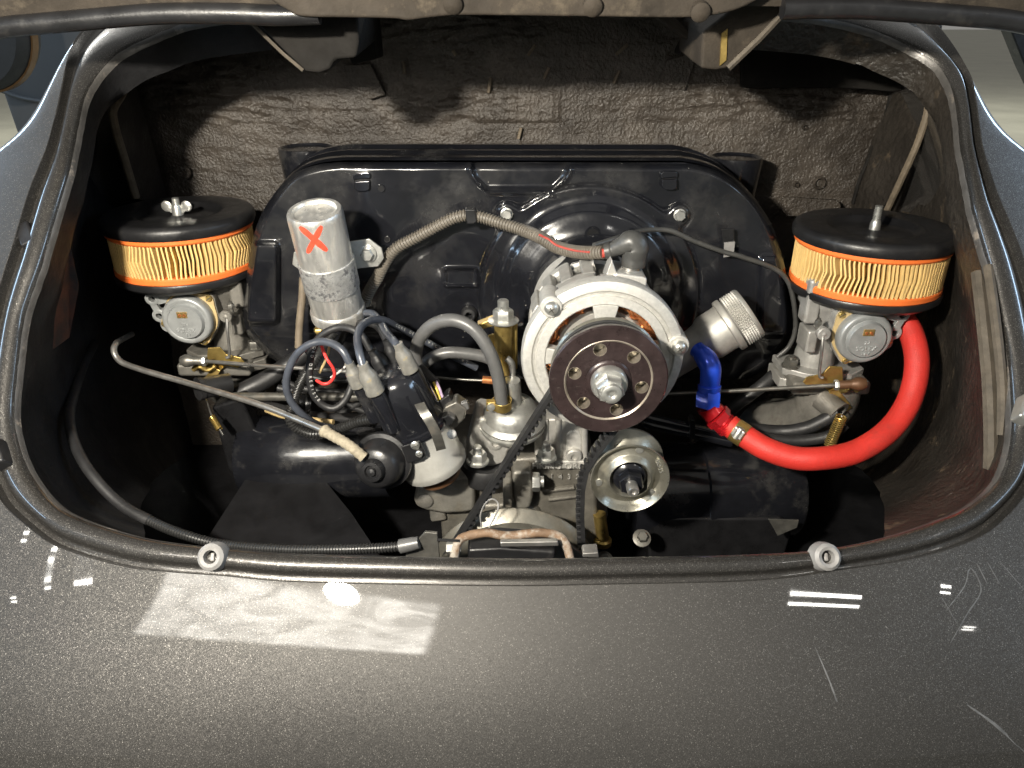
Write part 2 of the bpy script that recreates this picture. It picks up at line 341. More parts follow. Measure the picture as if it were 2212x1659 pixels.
# ================================================================ hall floor and background
f = MB(); f.add([(-40, -20, 0), (40, -20, 0), (40, 60, 0), (-40, 60, 0)], [(0, 1, 2, 3)])
tag(f.build('floor', M['floor']), kind='structure')
stn = MB(); stn.lathe((3.5, 5.3, .002), (0, 0, 1), [(.0, .001), (.14, .001), (.15, 0)], 24, rfun=lambda a, r, h: 1+.2*math.sin(3*a)+.1*math.sin(5*a+1))
tag(stn.build('floor_stain', M['steel_dark']), 'dark oil stain on the hall floor beyond the right fender', 'stain')
# slate padded panel beyond the left fender
Yb = 2.3
t = thing('padded_screen', 'slate blue padded screen standing beyond the left fender', 'screen', (D(60, 300, Yb).x, Yb, 0))
m = MB(); m.prism(LY(Yb, (40, 20), (200, 20), (200, 330), (60, 330), (40, 305), (0, 190), (-30, 100)), (0, .25, 0)); m.build('panel', M['slate'], t, .015)
m = MB(); m.tube(cat(LY(Yb-.008, (0, 195), (50, 212), (120, 222), (200, 226)), 8), .006, 8); m.build('piping', M['slate'], t)
m = MB(); m.tube(LY(Yb-.004, (95, 224), (100, 300)), .004, 8); m.build('seam', M['slate'], t)
m = MB(); P0 = D(80, 330, Yb); m.box((P0.x, Yb+.12, P0.z/2), X3, Y3, Z3, .25, .2, P0.z); m.build('base', M['slate'], t, .01)
t = thing('spare_tyre', 'dark tyre edge at the far upper left beside the slate screen', 'tyre', D(0, 120, 1.9))
c = D(-60, 60, 1.9); m = MB(); m.ring(c, NY, [(.09, -.05), (.125, -.05), (.136, -.02), (.136, .02), (.125, .05), (.09, .05)], 40); m.build('tread', M['tyre'], t)
m = MB(); m.ring(c, NY, [(.137, -.012), (.141, -.012), (.141, .012), (.137, .012)], 40); m.build('rim_band', M['bronze'], t)
c2 = D(2200, 60, 2.2); m = MB(); m.prism(LY(2.2, (2170, 40), (2225, 40), (2260, 240), (2215, 145), (2185, 70)), (0, .05, 0))
tag(m.build('trolley_leg', M['black_satin'], None, .004), 'dark slanted leg at the far upper right above the hall floor', 'trolley leg')

# ================================================================ car body
prof = [(1.60, .10), (1.30, .115), (1.10, .105), (.95, .085), (.85, .055), (.77, .02), (.70, -.035), (.63, -.11), (.56, -.20), (.50, -.272), (.455, -.325), (.425, -.356), (.387, -.392), (.352, -.430), (.325, -.480), (.308, -.55), (.30, -.63), (.31, -.72), (.34, -.80)]
def bspl(P, n):
    P = [P[0]]*2+list(P)+[P[-1]]*2; out = []
    for i in range(len(P)-3):
        p0, p1, p2, p3 = [np.array(P[i+k]) for k in range(4)]
        for k in range(n):
            t = k/n; out.append(((1-t)**3*p0+(3*t**3-6*t*t+4)*p1+(-3*t**3+3*t*t+3*t+1)*p2+t**3*p3)/6)
    return np.array(out)
PR = bspl([np.array(p) for p in bspl(prof, 3)], 14)
SL = np.concatenate([[0], np.cumsum(np.hypot(*np.diff(PR, axis=0).T))])
def bodyYZ(X, Yp, Zp):
    aX = np.abs(X)
    low = np.clip((-.25-Zp)/.25, 0, 1)
    up = np.clip((Zp+.45)/.4, 0, 1)
    Zd = (.07+.23*up)*X*X + 1.3*np.maximum(0, aX-.40)**2*up
    e = np.maximum(0, aX-.425); up2 = np.clip((Zp+.045)/.08, 0, 1); up2 = up2*up2*(3-2*up2)
    Zd = Zd+up2*5*e*e/(e+.05)
    Yd = .10*X*X*low+.5*low*np.maximum(0, aX-.32)**3
    return Yp+Yd, Zp-Zd
def S(X, s):
    Yp = np.interp(s, SL, PR[:, 0]); Zp = np.interp(s, SL, PR[:, 1])
    y, z = bodyYZ(X, Yp, Zp); return Vector((X, float(y), float(z)+CZ))
def Snorm(X, s):
    e = .004; a = S(X+e, s)-S(X-e, s); b = S(X, s+e)-S(X, s-e)
    return b.cross(a).normalized()
def onbody(qx, qy):                                            # photo (2500 px wide) -> body surface
    r = ray(qx*.8848, qy*.8848)
    Yp, Zp = PR[:, 0], PR[:, 1]; Xs = Yp*r.x/r.y
    for _ in range(4):
        y, z = bodyYZ(Xs, Yp, Zp); Xs = y*r.x/r.y
    y, z = bodyYZ(Xs, Yp, Zp); g = z-y*r.z/r.y
    idx = [i for i in range(len(g)-1) if g[i]*g[i+1] <= 0]
    if idx:
        i = idx[-1]; k = g[i]/(g[i]-g[i+1]+1e-12)
        return Xs[i]+(Xs[i+1]-Xs[i])*k, SL[i]+(SL[i+1]-SL[i])*k
    i = int(np.argmin(np.abs(g))); return Xs[i], SL[i]
RIM = [((1194, 1431), (1206, 1358)), ((742, 1422), (740, 1348)), ((539, 1406), (560, 1336)), ((400, 1396), (420, 1322)), ((289, 1381), (310, 1303)), ((145, 1338), (180, 1262)), ((72, 1291), (110, 1221)), ((0, 1222), (55, 1150)), ((-40, 1120), (25, 1075)), ((-50, 1000), (14, 1000)), ((-42, 880), (23, 890)), ((-20, 770), (37, 780)), ((0, 692), (56, 715)), ((33, 589), (85, 630)), ((70, 467), (126, 488)), ((108, 374), (150, 407)), ((128, 309), (163, 346)), ((140, 260), (175, 285)), ((152, 203), (187, 228)), ((168, 134), (220, 165)), ((196, 65), (270, 110)), ((260, 0), (350, 70)), ((370, -48), (450, 32)), ((600, -72), (650, 5)), ((1250, -85), (1250, -10)), ((1850, -72), (1800, 0)), ((2100, -42), (2030, 22)), ((2225, 0), (2141, 50)), ((2305, 53), (2230, 88)), ((2345, 100), (2290, 123)), ((2369, 163), (2332, 165)), ((2383, 244), (2352, 240)), ((2397, 346), (2364, 346)), ((2418, 420), (2381, 439)), ((2440, 482), (2395, 510)), ((2467, 545), (2414, 575)), ((2500, 630), (2438, 660)), ((2530, 730), (2458, 755)), ((2550, 850), (2479, 857)), ((2560, 980), (2489, 979)), ((2552, 1090), (2486, 1080)), ((2530, 1165), (2455, 1170)), ((2470, 1250), (2387, 1231)), ((2387, 1315), (2320, 1262)), ((2242, 1362), (2200, 1302)), ((2062, 1391), (2040, 1335)), ((1845, 1418), (1840, 1349)), ((1500, 1427), (1500, 1356))]
oc = cat([(*onbody(*o), 0) for o, i in RIM], 6, True); ic = cat([(*onbody(*i), 0) for o, i in RIM], 6, True)
NR = len(oc)
SCEN = onbody(1250, 600)[1]
car = thing('car', 'dark grey metallic car body around the open engine bay', 'car', (0, .6, 0))
smax = SL[-1]-.002; smin = .02; XM = .98
rings = []
KR = 80
for k in range(KR+1):
    q = (k/KR)**1.5; row = []
    for i in range(NR):
        X, s = oc[i].x, oc[i].y; dx, ds = X, s-SCEN
        tx = (XM/abs(dx)) if abs(dx) > 1e-6 else 1e9; ts = ((smax-SCEN)/ds if ds > 0 else (smin-SCEN)/ds) if abs(ds) > 1e-6 else 1e9
        tt = 1+(min(tx, ts)-1)*q
        row.append(S(dx*tt, SCEN+ds*tt))
    rings.append(row+[row[0]])
m = MB(); m.grid(rings); bodyo = m.build('rear_panel', M['paint'], car, angle=80)
# the gutter: sunk channel, then a rounded bead and the flange
gp = [(0, 0), (.012, .0006), (.03, .0004), (.04, -.0010), (.05, -.0065), (.07, -.0078), (.20, -.0080), (.27, -.0074), (.31, -.0060), (.34, -.0040), (.37, -.0034), (.48, -.0022), (.62, -.0018), (.76, -.0026), (.87, -.0042), (.93, -.0060), (.96, -.0078), (.972, -.0098)]
OUT = [S(p.x, p.y) for p in oc]; INN = [S(p.x, p.y) for p in ic]; NRM = [(Snorm(oc[i].x, oc[i].y)+Snorm(ic[i].x, ic[i].y)).normalized() for i in range(NR)]
m = MB(); rows = []
for (q, h) in gp:
    row = [OUT[i].lerp(INN[i], q)+NRM[i]*h for i in range(NR)]; rows.append(row+[row[0]])
m.grid(rows); gut = m.build('gutter', M['paint_rim'], car, angle=50)
m = MB(); rows = []
for (q, h) in [(.972, -.0098), (.985, -.0106), (.997, -.013), (1.0, -.016)]:
    row = [OUT[i].lerp(INN[i], q)+NRM[i]*(h+.0006*noise.noise(INN[i]*120)) for i in range(NR)]; rows.append(row+[row[0]])
m.grid(rows); m.build('gutter_edge', M['worn_edge'], gut, angle=80)
FL = [INN[i]-NRM[i]*.016 for i in range(NR)]
# inner flange and tub walls
YF = 1.0
def idx(q): return q*6
iL = list(range(idx(4), idx(23)+1)); iR = list(range(idx(25), idx(44)+1)); iB = list(range(idx(44), NR))+list(range(0, idx(4)+1)); iT = list(range(idx(23), idx(25)+1))
def wall(ii, side, mt, name):
    rows = []
    a0, a1 = FL[ii[0]], FL[ii[-1]]
    for u in np.linspace(0, 1, 26):
        row = []
        for j, i in enumerate(ii):
            v = j/(len(ii)-1); v = v if side < 0 else 1-v
            tgt = Vector((side*(.50-.05*max(0, v-.6)/.4), YF+.01, CZ-.62+.68*min(1, v*1.05)))
            p = FL[i]; lip = p-NRM[i]*.03+Vector((side*.012, 0, 0))
            if u < .12: q = p.lerp(lip, u/.12)
            else:
                w_ = (u-.12)/.88; q = lip.lerp(tgt, w_)+Vector((side*.03*math.sin(PI*w_), 0, 0))
                q += Vector((side, 0, 0))*(.004*noise.noise(q*14)+.002*noise.noise(q*40))
            row.append(q)
        rows.append(row)
    m = MB(); m.grid(rows); return m.build(name, mt, car, angle=70)
wl = wall(iL, -1, M['wall_left'], 'inner_wall'); wr = wall(iR, 1, M['wall_right'], 'inner_wall')
wl['label'] = 'dark left inner wall of the engine bay'; wr['label'] = 'brown patchy right inner wall of the engine bay'
m = MB(); rows = []
for u in np.linspace(0, 1, 10):
    rows.append([FL[i].lerp(Vector((FL[i].x*1.02, FL[i].y-.01+.03*u, CZ-.70)), u**1.2) for i in iB])
m.grid(rows); m.build('rear_apron', M['bay_black'], car, angle=70)
m = MB(); rows = []
for u in np.linspace(0, 1, 6): rows.append([FL[i].lerp(Vector((FL[i].x, YF, CZ+.05)), u) for i in iT])
m.grid(rows); m.build('roof_strip', M['tar_dark'], car)
m = MB(); m.add([(-.66, .34, CZ-.605), (.66, .34, CZ-.605), (.66, 1.06, CZ-.605), (-.66, 1.06, CZ-.605)], [(0, 1, 2, 3)]); m.build('bay_floor', M['bay_black'], car)

# firewall with its wrinkled tar mat
def fw(X, Z):
    p = Vector((X*5, Z*16, 1.3)); h = .006*noise.noise(p)
    p2 = Vector((X*14, Z*75, 4.1)); r = 1-abs(noise.noise(p2)); r2 = 1-abs(noise.noise(Vector((X*22, Z*110, 9.0))))
    pxz = Z
    upper = min(1, max(0, (Z+.135)/.03))
    msk = max(0, noise.noise(Vector((X*4, Z*9, 7)))+.35)
    h += upper*msk*(.007*max(0, r-.80)/.2+.004*max(0, r2-.82)/.18)
    h += .0014*noise.noise(Vector((X*40, Z*75, 2)))+.0007*noise.noise(Vector((X*110, Z*150, 3)))
    # rows of pressed dimples
    gx, gz = X/.0155, (Z+.12)/.0135
    fx, fz = gx-math.floor(gx), gz-math.floor(gz)
    if -.185 < Z < -.03 and abs(X) < .36:
        k = max(0, 1-abs(fx-.5)/.22)*max(0, 1-abs(fz-.5)/.16); h -= .0022*min(1, 2*k)*(.6+.6*noise.noise(Vector((math.floor(gx)*3.1, math.floor(gz)*7.7, 0))))
    # pressed rectangle of the maker's plate
    a = D(1022, 262, YF); b = D(1212, 196, YF)
    if a.x < X < b.x and a.z-CZ < Z < b.z-CZ:
        h += .0025; fq = (X-a.x)/(b.x-a.x)
        h += .0010*(1 if math.sin(fq*120+3*noise.noise(Vector((fq*30, 0, 0)))) > .2 else 0)*(1 if .06 < fq < .95 else 0)
    return h
xs = np.linspace(-.52, .52, 430); zs = np.concatenate([np.linspace(.06, -.24, 150), np.linspace(-.26, -.66, 10)])
m = MB(); m.grid([[(x, YF-fw(x, z), CZ+z) for x in xs] for z in zs]); fwo = m.build('firewall', M['tarmat'], car, angle=80)
m = MB()
for (qx, qy, qr) in ((398, 372, 15),):
    o = D(qx, qy, YF-.006); r = qr*px2m(qx, qy, YF); m.lathe(o, NY, [(r, 0), (r, .002), (r*.95, .003), (0, .003)], 24); m.hexa(o+NY*.003, NY, r*.5, .006); m.lathe(o+NY*.009, NY, [(r*.25, 0), (r*.25, .006), (0, .006)], 12)
m.build('bolt', M['tarmat'], fwo)
for k, (qx, qy, qr) in enumerate(((1770, 395, 14), (1720, 398, 6), (1738, 275, 6), (1755, 447, 6))):
    o = D(qx, qy, YF-.003); r = qr*px2m(qx, qy, YF); m = MB(); m.ring(o, NY, [(r*.55, .001), (r*.8, .004), (r, .001), (r, -.002), (r*.55, -.002)], 20); m.build('plug', M['tarmat'], fwo)
for (qa, qb, qc, qd) in ((985, 120, 978, 108), (1175, 170, 1186, 146), (1326, 180, 1338, 152), (1140, 120, 1156, 97), (1330, 118, 1356, 96), (874, 160, 871, 132), (1055, 200, 1060, 168), (1870, 150, 1868, 135), (1120, 300, 1126, 276)):
    m = MB(); m.tube(resample(LY(YF-.008, (qa, qb), (qc, qd)), .003), .0022, 6); m.build('mat_pin', M['rubber_strip'], fwo)
# ragged cut-outs where the hinges pass through the mat
for pts in (((740, 140), (800, 138), (826, 190), (832, 205), (800, 215), (765, 196), (750, 175)), ((1425, 172), (1440, 130), (1490, 115), (1505, 128), (1480, 195), (1455, 190))):
    m = MB(); m.prism(LY(YF-.010, *pts), (0, .004, 0)); m.build('mat_flap', M['tarmat'], fwo, .001)
# curved dark shelf at the upper right of the firewall, brace strips at both sides
m = MB(); pts = cat(LY(.955, (1600, 20), (1900, 40), (1955, 60), (1985, 110), (1990, 150), (1975, 185), (1930, 198), (1850, 192), (1700, 190), (1600, 190)), 5)
m.prism(pts, (0, .006, 0)); m.build('shelf_pad', M['tar_dark'], car, .002)
m = MB(); m.prism(L3((272, 168, .90), (284, 172, .90), (330, 330, .97), (372, 470, .99), (300, 430, .90), (262, 300, .86), (243, 245, .84)), (0, .004, 0)); m.build('side_brace', M['wall_left'], car, .001)
m = MB(); m.tube(cat(L3((280, 168, .897), (262, 205, .868), (244, 238, .838), (250, 280, .848), (268, 340, .87), (294, 425, .898)), 6), .0045, 8); m.build('brace_edge', M['rubber_strip'], car)
m = MB(); m.prism(L3((1930, 205, .97), (1985, 190, .93), (2010, 225, .90), (1985, 300, .90), (1940, 400, .92), (1900, 460, .94), (1840, 450, .985), (1880, 320, .985)), (0, .004, 0)); m.build('side_brace', M['wall_right'], car, .001)
m = MB(); m.tube(cat(L3((1990, 190, .915), (2005, 225, .89), (1985, 300, .888), (1950, 380, .90), (1915, 455, .925)), 6), .004, 8); m.build('brace_edge', M['rubber_strip'], car)
m = MB(); m.tube(cat(L3((1925, 205, .975), (1900, 290, .98), (1860, 380, .982), (1842, 440, .982)), 6), .0025, 8); m.build('brace_edge', M['tar_dark'], car)
m = MB(); m.prism(LY(.975, (1690, 425), (1808, 432), (1816, 440), (1816, 462), (1700, 468), (1690, 460)), (0, .004, 0)); m.build('tin_plate', M['tarmat'], car, .001)
# rubber seal strips running down the right inner wall, red primer patch at the left
m = MB(); m.tube(cat(L3((2112, 590, .62), (2124, 700, .585), (2136, 830, .555), (2140, 960, .53), (2138, 1010, .525)), 6), .0055, 8); m.build('seal_strip', M['seal_dark'], car)
m = MB(); m.tube(cat(L3((2134, 575, .61), (2150, 690, .575), (2164, 830, .545), (2164, 940, .525)), 6), .004, 8); m.build('seal_strip', M['seal_dark'], car)
mat('primer', (.075, .022, .010), .7, 0, .5, 30, .1, .3, 200, col2=(.012, .010, .009), c2thr=(.42, .60), c2scale=22)
m = MB(); m.prism(L3((138, 475, .71), (150, 520, .71), (172, 620, .70), (150, 730, .68), (110, 760, .64), (92, 660, .64), (112, 540, .67)), (-.004, .004, 0)); m.build('primer_patch', M['primer'], car, .001)
m = MB(); m.prism(cat(L3((2072, 525, .74), (2100, 500, .71), (2124, 520, .69), (2126, 560, .685), (2105, 590, .70), (2092, 618, .71), (2078, 590, .73)), 4), (.003, .003, 0)); m.build('torn_patch', M['rubber_strip'], car, .001)
# small clips on the gutter (lid seal stops)
for (qx, qy, s_) in ((70, 518, -1), (2145, 462, 1), (4, 985, -1), (2205, 890, 1)):
    p = D(qx, qy, {518: .63, 462: .66, 985: .495, 890: .52}[qy]); m = MB(); u = Vector((s_*.35, .5, .5)).normalized(); n = Vector((s_*.2, -.6, .77)).normalized(); v = n.cross(u)
    m.box(p+n*.004, u, v, n, .022, .013, .012); m.build('stop_clip', M['black_satin'] if s_ < 0 else M['zinc'], car, .002)
# paint scratches at the lower right of the panel (bare marks in the clear coat)
mat('scratch', (.11, .112, .115), .45, .2, .5, 90)
def scr(P, wd):
    Q = []
    for (qx, qy) in P:
        X, s = onbody(qx, qy); Q.append(S(X, s)+Snorm(X, s)*.0002)
    Q = resample(cat(Q, 6), .004); m = MB(); vs = []
    for i, q in enumerate(Q):
        tdir = (Q[min(i+1, len(Q)-1)]-Q[max(i-1, 0)]).normalized(); sd = tdir.cross(Vector((0, -.75, .66))).normalized()
        ww = wd*math.sin(PI*(i+.4)/len(Q))**.5/2*(.7+.5*random.random()); vs += [q-sd*ww, q+sd*ww]
    m.add(vs, [(2*i, 2*i+1, 2*i+3, 2*i+2) for i in range(len(Q)-1)]); m.build('scratch', M['scratch'], bodyo)
for P, wd in ((((1990, 1580), (2035, 1690), (2080, 1830)), .0022), (((2310, 1490), (2355, 1430), (2368, 1385), (2395, 1440), (2360, 1500), (2320, 1570)), .0016), (((2384, 1375), (2410, 1425)), .0012), (((2410, 1372), (2440, 1425)), .0010), (((2300, 1460), (2340, 1530)), .0008), (((2440, 1370), (2500, 1440)), .0008), (((2360, 1720), (2430, 1770), (2500, 1835)), .003)):
    scr(P, wd*.65)

# ================================================================ rubber buffers in the gutter
for (qx, qy, lab) in ((458, 1203, 'grey rubber buffer in the gutter below the spring cable at the left'), (1785, 1203, 'grey rubber buffer in the gutter at the right below the red hose')):
    X, s = onbody(qx/.8848, qy/.8848); o = S(X, s); n = (Snorm(X, s)+Vector((0, -.25, 0))).normalized()
    t = thing('rubber_buffer', lab, 'rubber buffer', o, 'lid rubber buffers')
    m = MB(); m.ring(o-n*.004, n, [(.0045, .004), (.0050, .0075), (.0075, .0085), (.0098, .0065), (.0108, .001), (.0108, -.004), (.0045, -.004)], 32); m.build('ring', M['buffer'], t)
    m = MB(); m.lathe(o-n*.007, n, [(.0048, 0), (.0048, .003), (0, .003)], 20); m.build('hole', M['bay_black'], t)
    m = MB(); m.box(o-n*.002, X3, n.cross(X3), n, .003, .006, .004); m.build('stud', M['buffer'], t, .0008)

# ================================================================ engine lid, open overhead
lid = thing('engine_lid', 'raised engine lid seen from below across the top', 'engine lid', (0, .66, CZ))
ed = [D(px, py, .665) for px, py in ((-150, 72), (0, 56), (144, 42), (324, 26), (504, 22), (800, 16), (1106, 14), (1400, 12), (1729, 14), (1920, 16), (2060, 24), (2212, 36), (2360, 56))]
edc = cat(ed, 8)
rows = []
for k in range(16):
    v = k/15
    rows.append([p+Vector((0, -.34*v+.06*math.sin(PI*v), .62*v)) for p in edc])
m = MB(); m.grid(rows); m.build('inner_skin', M['tar_lid'], lid, angle=80)
m = MB(); m.grid([[p+Vector((0, .03, .004)) for p in r] for r in rows]); m.build('outer_skin', M['paint_rim'], lid, angle=80)
m = MB(); m.tube(cat(LY(.66, (-140, 92), (0, 61), (80, 52), (160, 45), (324, 31), (420, 29), (520, 30), (600, 33), (690, 30)), 8), .0078, 12); m.build('edge_bar', M['black_satin'], lid)
m = MB(); m.tube(cat(LY(.66, (1690, 20), (1760, 18), (1866, 19), (1970, 26), (2064, 33), (2179, 44), (2300, 70)), 8), .0078, 12); m.build('edge_bar', M['black_satin'], lid)
m = MB(); P = cat(LY(.648, (520, -60), (575, -8), (620, 22), (655, 36), (760, 38), (850, 40), (880, 44), (930, 38), (1000, 33), (1200, 35), (1350, 37), (1480, 38), (1540, 33), (1600, 18), (1650, -10), (1700, -60)), 4)
m.prism(P, (0, .010, 0)); frm = m.build('frame_rail', M['tar_lid'], lid, .003)
for (qx, qy) in ((978, 9), (1280, 14), (1513, 26)):
    o = D(qx, qy, .646); m = MB(); m.lathe(o, Vector((0, -1, -.4)), [(.0075, -.004), (.0075, .0015), (.005, .0035), (0, .004)], 20); m.build('bolt', M['tar_lid'], frm)
# hinge arms
m = MB(); m.prism(LY(.70, (470, -20), (560, 56), (610, 108), (659, 155), (690, 158), (712, 150), (724, 130), (740, 128), (770, 125), (776, 90), (770, -20)), (0, .11, .01)); ha = m.build('hinge_arm', M['tar_dark'], lid, .003)
m = MB(); m.tube(resample(LY(.699, (486, -5), (560, 66), (612, 116), (655, 152)), .004), .0016, 6); m.build('worn_edge', M['seal_dark'], ha)
m = MB(); m.prism(LY(.80, (735, 0), (800, 0), (806, 60), (812, 128), (760, 140), (730, 60)), (0, .05, 0)); m.build('arm_shade_plate', M['tar_dark'], ha, .002)  # dark plate stands in for the shadow beside the hinge arm
m = MB(); m.prism(LY(.79, (650, 30), (660, 28), (664, 64), (655, 63)), (0, .004, 0)); m.build('paper_tag', M['print_white'], ha)
m = MB(); m.prism(LY(.70, (1513, 149), (1518, 68), (1560, 36), (1600, 0), (1640, -20), (1735, -20), (1718, 2), (1640, 85), (1571, 149), (1545, 152)), (0, .10, .01)); hb = m.build('hinge_arm', M['tar_lid'], lid, .003)
m = MB(); m.prism(LY(.698, (1559, 72), (1572, 62), (1569, 130), (1555, 142)), (0, .003, 0)); m.build('yellow_strip', M['brass'], hb)
m = MB(); m.tube(resample(LY(.699, (1714, 4), (1640, 83), (1573, 147)), .004), .003, 6); m.build('worn_edge', M['seal_dark'], hb)
m = MB(); m.prism(LY(.76, (1408, 30), (1440, 26), (1502, 76), (1494, 88), (1480, 84)), (0, .02, 0)); m.build('strut', M['tar_lid'], hb, .002)
m = MB(); m.prism(LY(.80, (1490, 70), (1516, 62), (1514, 90), (1468, 120), (1470, 108)), (0, .03, 0)); m.build('strut', M['tar_dark'], hb, .002)

# ================================================================ fan shroud
YS = .79
shr = thing('fan_shroud', 'glossy black sheet metal fan shroud spanning the engine bay', 'fan shroud', D(1106, 800, YS+.05))
OL = [(735, 350), (690, 355), (650, 367), (622, 385), (596, 414), (570, 452), (552, 495), (541, 540), (534, 590), (527, 640), (523, 690), (530, 715), (548, 740), (575, 765), (610, 790), (650, 820)]
OR = [(1478, 351), (1520, 359), (1560, 374), (1600, 400), (1636, 436), (1664, 480), (1684, 530), (1696, 580), (1703, 630), (1712, 680), (1712, 705), (1704, 735), (1690, 760), (1668, 785), (1640, 805), (1610, 820)]
lc = np.array([(p.x, p.y) for p in cat([(a, b, 0) for a, b in OL], 6)]); rc = np.array([(p.x, p.y) for p in cat([(a, b, 0) for a, b in OR], 6)])
OUTL = np.vstack([lc[::-1], rc])
NRW, NCL = 170, 420
py = np.concatenate([350.5+np.linspace(0, 1, 14)[:-1]**1.6*24, np.linspace(374.5, 818, NRW-13)])
xl = np.interp(py, lc[:, 1], lc[:, 0]); xr = np.interp(py, rc[:, 1], rc[:, 0])
uu = np.linspace(0, 1, NCL); uu = uu-.03*np.sin(2*PI*uu)/(2*PI)*3
PXg = xl[:, None]+(xr-xl)[:, None]*uu[None, :]; PYg = np.repeat(py[:, None], NCL, 1)
def segdist(px, py, poly, closed=False):
    d = np.full(px.shape, 1e9)
    for i in range(len(poly)-1):
        a, b = poly[i], poly[i+1]; ab = b-a; l2 = max(1e-9, (ab**2).sum())
        tt = np.clip(((px-a[0])*ab[0]+(py-a[1])*ab[1])/l2, 0, 1)
        d = np.minimum(d, np.hypot(px-a[0]-tt*ab[0], py-a[1]-tt*ab[1]))
    return d
def sstep(a, b, x):
    t = np.clip((x-a)/(b-a), 0, 1); return t*t*(3-2*t)
disp = np.zeros(PXg.shape)
de = segdist(PXg, PYg, OUTL[::2]); disp -= .013*np.clip(1-de/17, 0, 1)**2
def rbox(cx, cy, hx, hy, r): 
    qx = np.abs(PXg-cx)-hx+r; qy = np.abs(PYg-cy)-hy+r
    return np.hypot(np.maximum(qx, 0), np.maximum(qy, 0))+np.minimum(np.maximum(qx, qy), 0)-r
# sunk trapezoid under the top edge with a rounded lip
hw = 106-np.clip((PYg-360)/55, 0, 1)**2*45; sd = np.maximum(np.abs(PXg-1124)-hw, PYg-412); sd = np.where(PYg < 345, 1, sd)
disp += -.010*sstep(6, -10, sd)+.004*np.exp(-(sd/7)**2)
# fan plate: a disc with two bolted ears
rr = np.hypot(PXg-1275, (PYg-632)*1.02); sd = rr-237
for (bx, by) in ((1094.5, 462), (1468, 464)):
    s2 = np.hypot(PXg-bx, PYg-by)-24; k = 26; h = np.clip(.5+.5*(s2-sd)/k, 0, 1); sd = s2*(1-h)+sd*h-k*h*(1-h)
disp += .0035*sstep(4, -4, sd)-.0030*np.exp(-(sd/3.0)**2)
disp += .020*sstep(215, 120, rr)
disp += .0030*np.exp(-((rr-178)/16)**2)
# raised box at the lower left, its twin at the right, small pressed frame, dents
disp += .014*sstep(4, -10, rbox(566, 612, 38, 90, 14))+.006*sstep(4, -12, rbox(1672, 640, 34, 90, 16))
b1 = rbox(996, 599, 34, 19, 3); disp += .0032*np.exp(-(b1/2.6)**2)*(np.abs(PYg-599) > 12)+.0022*np.exp(-(b1/2.6)**2)
nz = np.array([[noise.noise(Vector((PXg[i, j]*.012, PYg[i, j]*.012, 0))) for j in range(NCL)] for i in range(len(py))])
disp += .0022*nz
disp -= .006*sstep(700, 800, PYg)
pts = [[D(PXg[i, j], PYg[i, j], YS-disp[i, j]) for j in range(NCL)] for i in range(len(py))]
m = MB(); m.grid(pts); m.build('front_panel', M['shroud'], shr, angle=60)
edge = [D(a, b, YS) for a, b in OUTL]; cen = D(1106, 600, YS)
rows = []
for (dy, o_) in [(.0125, -.0005), (.018, .002), (.028, .002), (.050, .0015), (.054, .005), (.062, .005), (.066, .0015), (.085, .001), (.088, .006), (.100, .006), (.104, 0), (.12, -.01)]:
    rows.append([p+Vector((0, dy, 0))+(p-cen).normalized()*o_ for p in edge])
m = MB(); m.grid(rows); m.build('housing', M['black_gloss'], shr, angle=50)
m = MB(); m.prism([p+Vector((0, .115, 0)) for p in edge[::3]], (0, .004, 0)); m.build('back_panel', M['black_paint'], shr)
for (bx, by) in ((1094.5, 462), (1468, 464)):
    o = D(bx, by, YS-.004); m = MB(); m.lathe(o, NY, [(.0066, 0), (.0066, .0015), (.005, .002), (.0048, .002)], 24); m.hexa(o+NY*.002, NY, .0058, .0045, (.3, 0, 1)); m.build('bolt', M['zinc'], shr)
for (bx, by, r) in ((823, 407, 6.5), (836, 517, 5), (1280.5, 507, 13)):
    o = D(bx, by, YS-(.001 if r < 10 else .0235)); q = r*px2m(bx, by, YS); m = MB(); m.ring(o, NY, [(q, .0006), (q*1.3, .0006), (q*1.35, -.001), (q, -.001)], 24); m.build('hole_rim', M['black_gloss'], shr)
    m = MB(); m.lathe(o, NY, [(q, -.0005), (q, .0003), (0, .0003)], 24); m.build('hole', M['bay_black'], shr)
# wire clips welded to the front
for (bx, by) in ((782, 388), (1447, 385)):
    m = MB(); m.prism(LY(YS-.004, (bx-20, by-10), (bx-14, by-15), (bx+14, by-15), (bx+18, by-10), (bx+18, by-2), (bx-20, by+1)), (0, .006, 0)); m.build('clip_tab', M['black_gloss'], shr, .0012)
    m = MB(); m.prism(LY(YS-.006, (bx-16, by+4), (bx+16, by+2), (bx+16, by+22), (bx+8, by+26), (bx-10, by+26), (bx-18, by+18)), (0, .005, 0)); m.build('clip_tab', M['black_gloss'], shr, .0012)
    m = MB(); m.prism(LY(YS-.0015, (bx-18, by-4), (bx+16, by-4), (bx+16, by+20), (bx-16, by+20)), (0, .003, 0)); m.build('clip_slot', M['bay_black'], shr, .001)
o = D(1562, 520, YS-.006); m = MB(); m.prism(LY(YS-.012, (1559, 495), (1586, 494), (1587, 528), (1562, 530)), (0, .003, 0)); m.build('strap', M['black_satin'], shr, .0008)
m = MB(); m.prism(LY(YS-.0145, (1565, 524), (1588, 522), (1584, 553), (1563, 556)), (0, .0015, 0)); m.build('strap_end', M['buffer'], shr)
m = MB(); o = D(1013, 677, YS-.004); m.ring(o, NY, [(.0035, .004), (.004, .007), (.007, .0065), (.0088, .003), (.0088, -.002), (.0035, -.002)], 24); m.build('grommet', M['black_rubber'], shr)
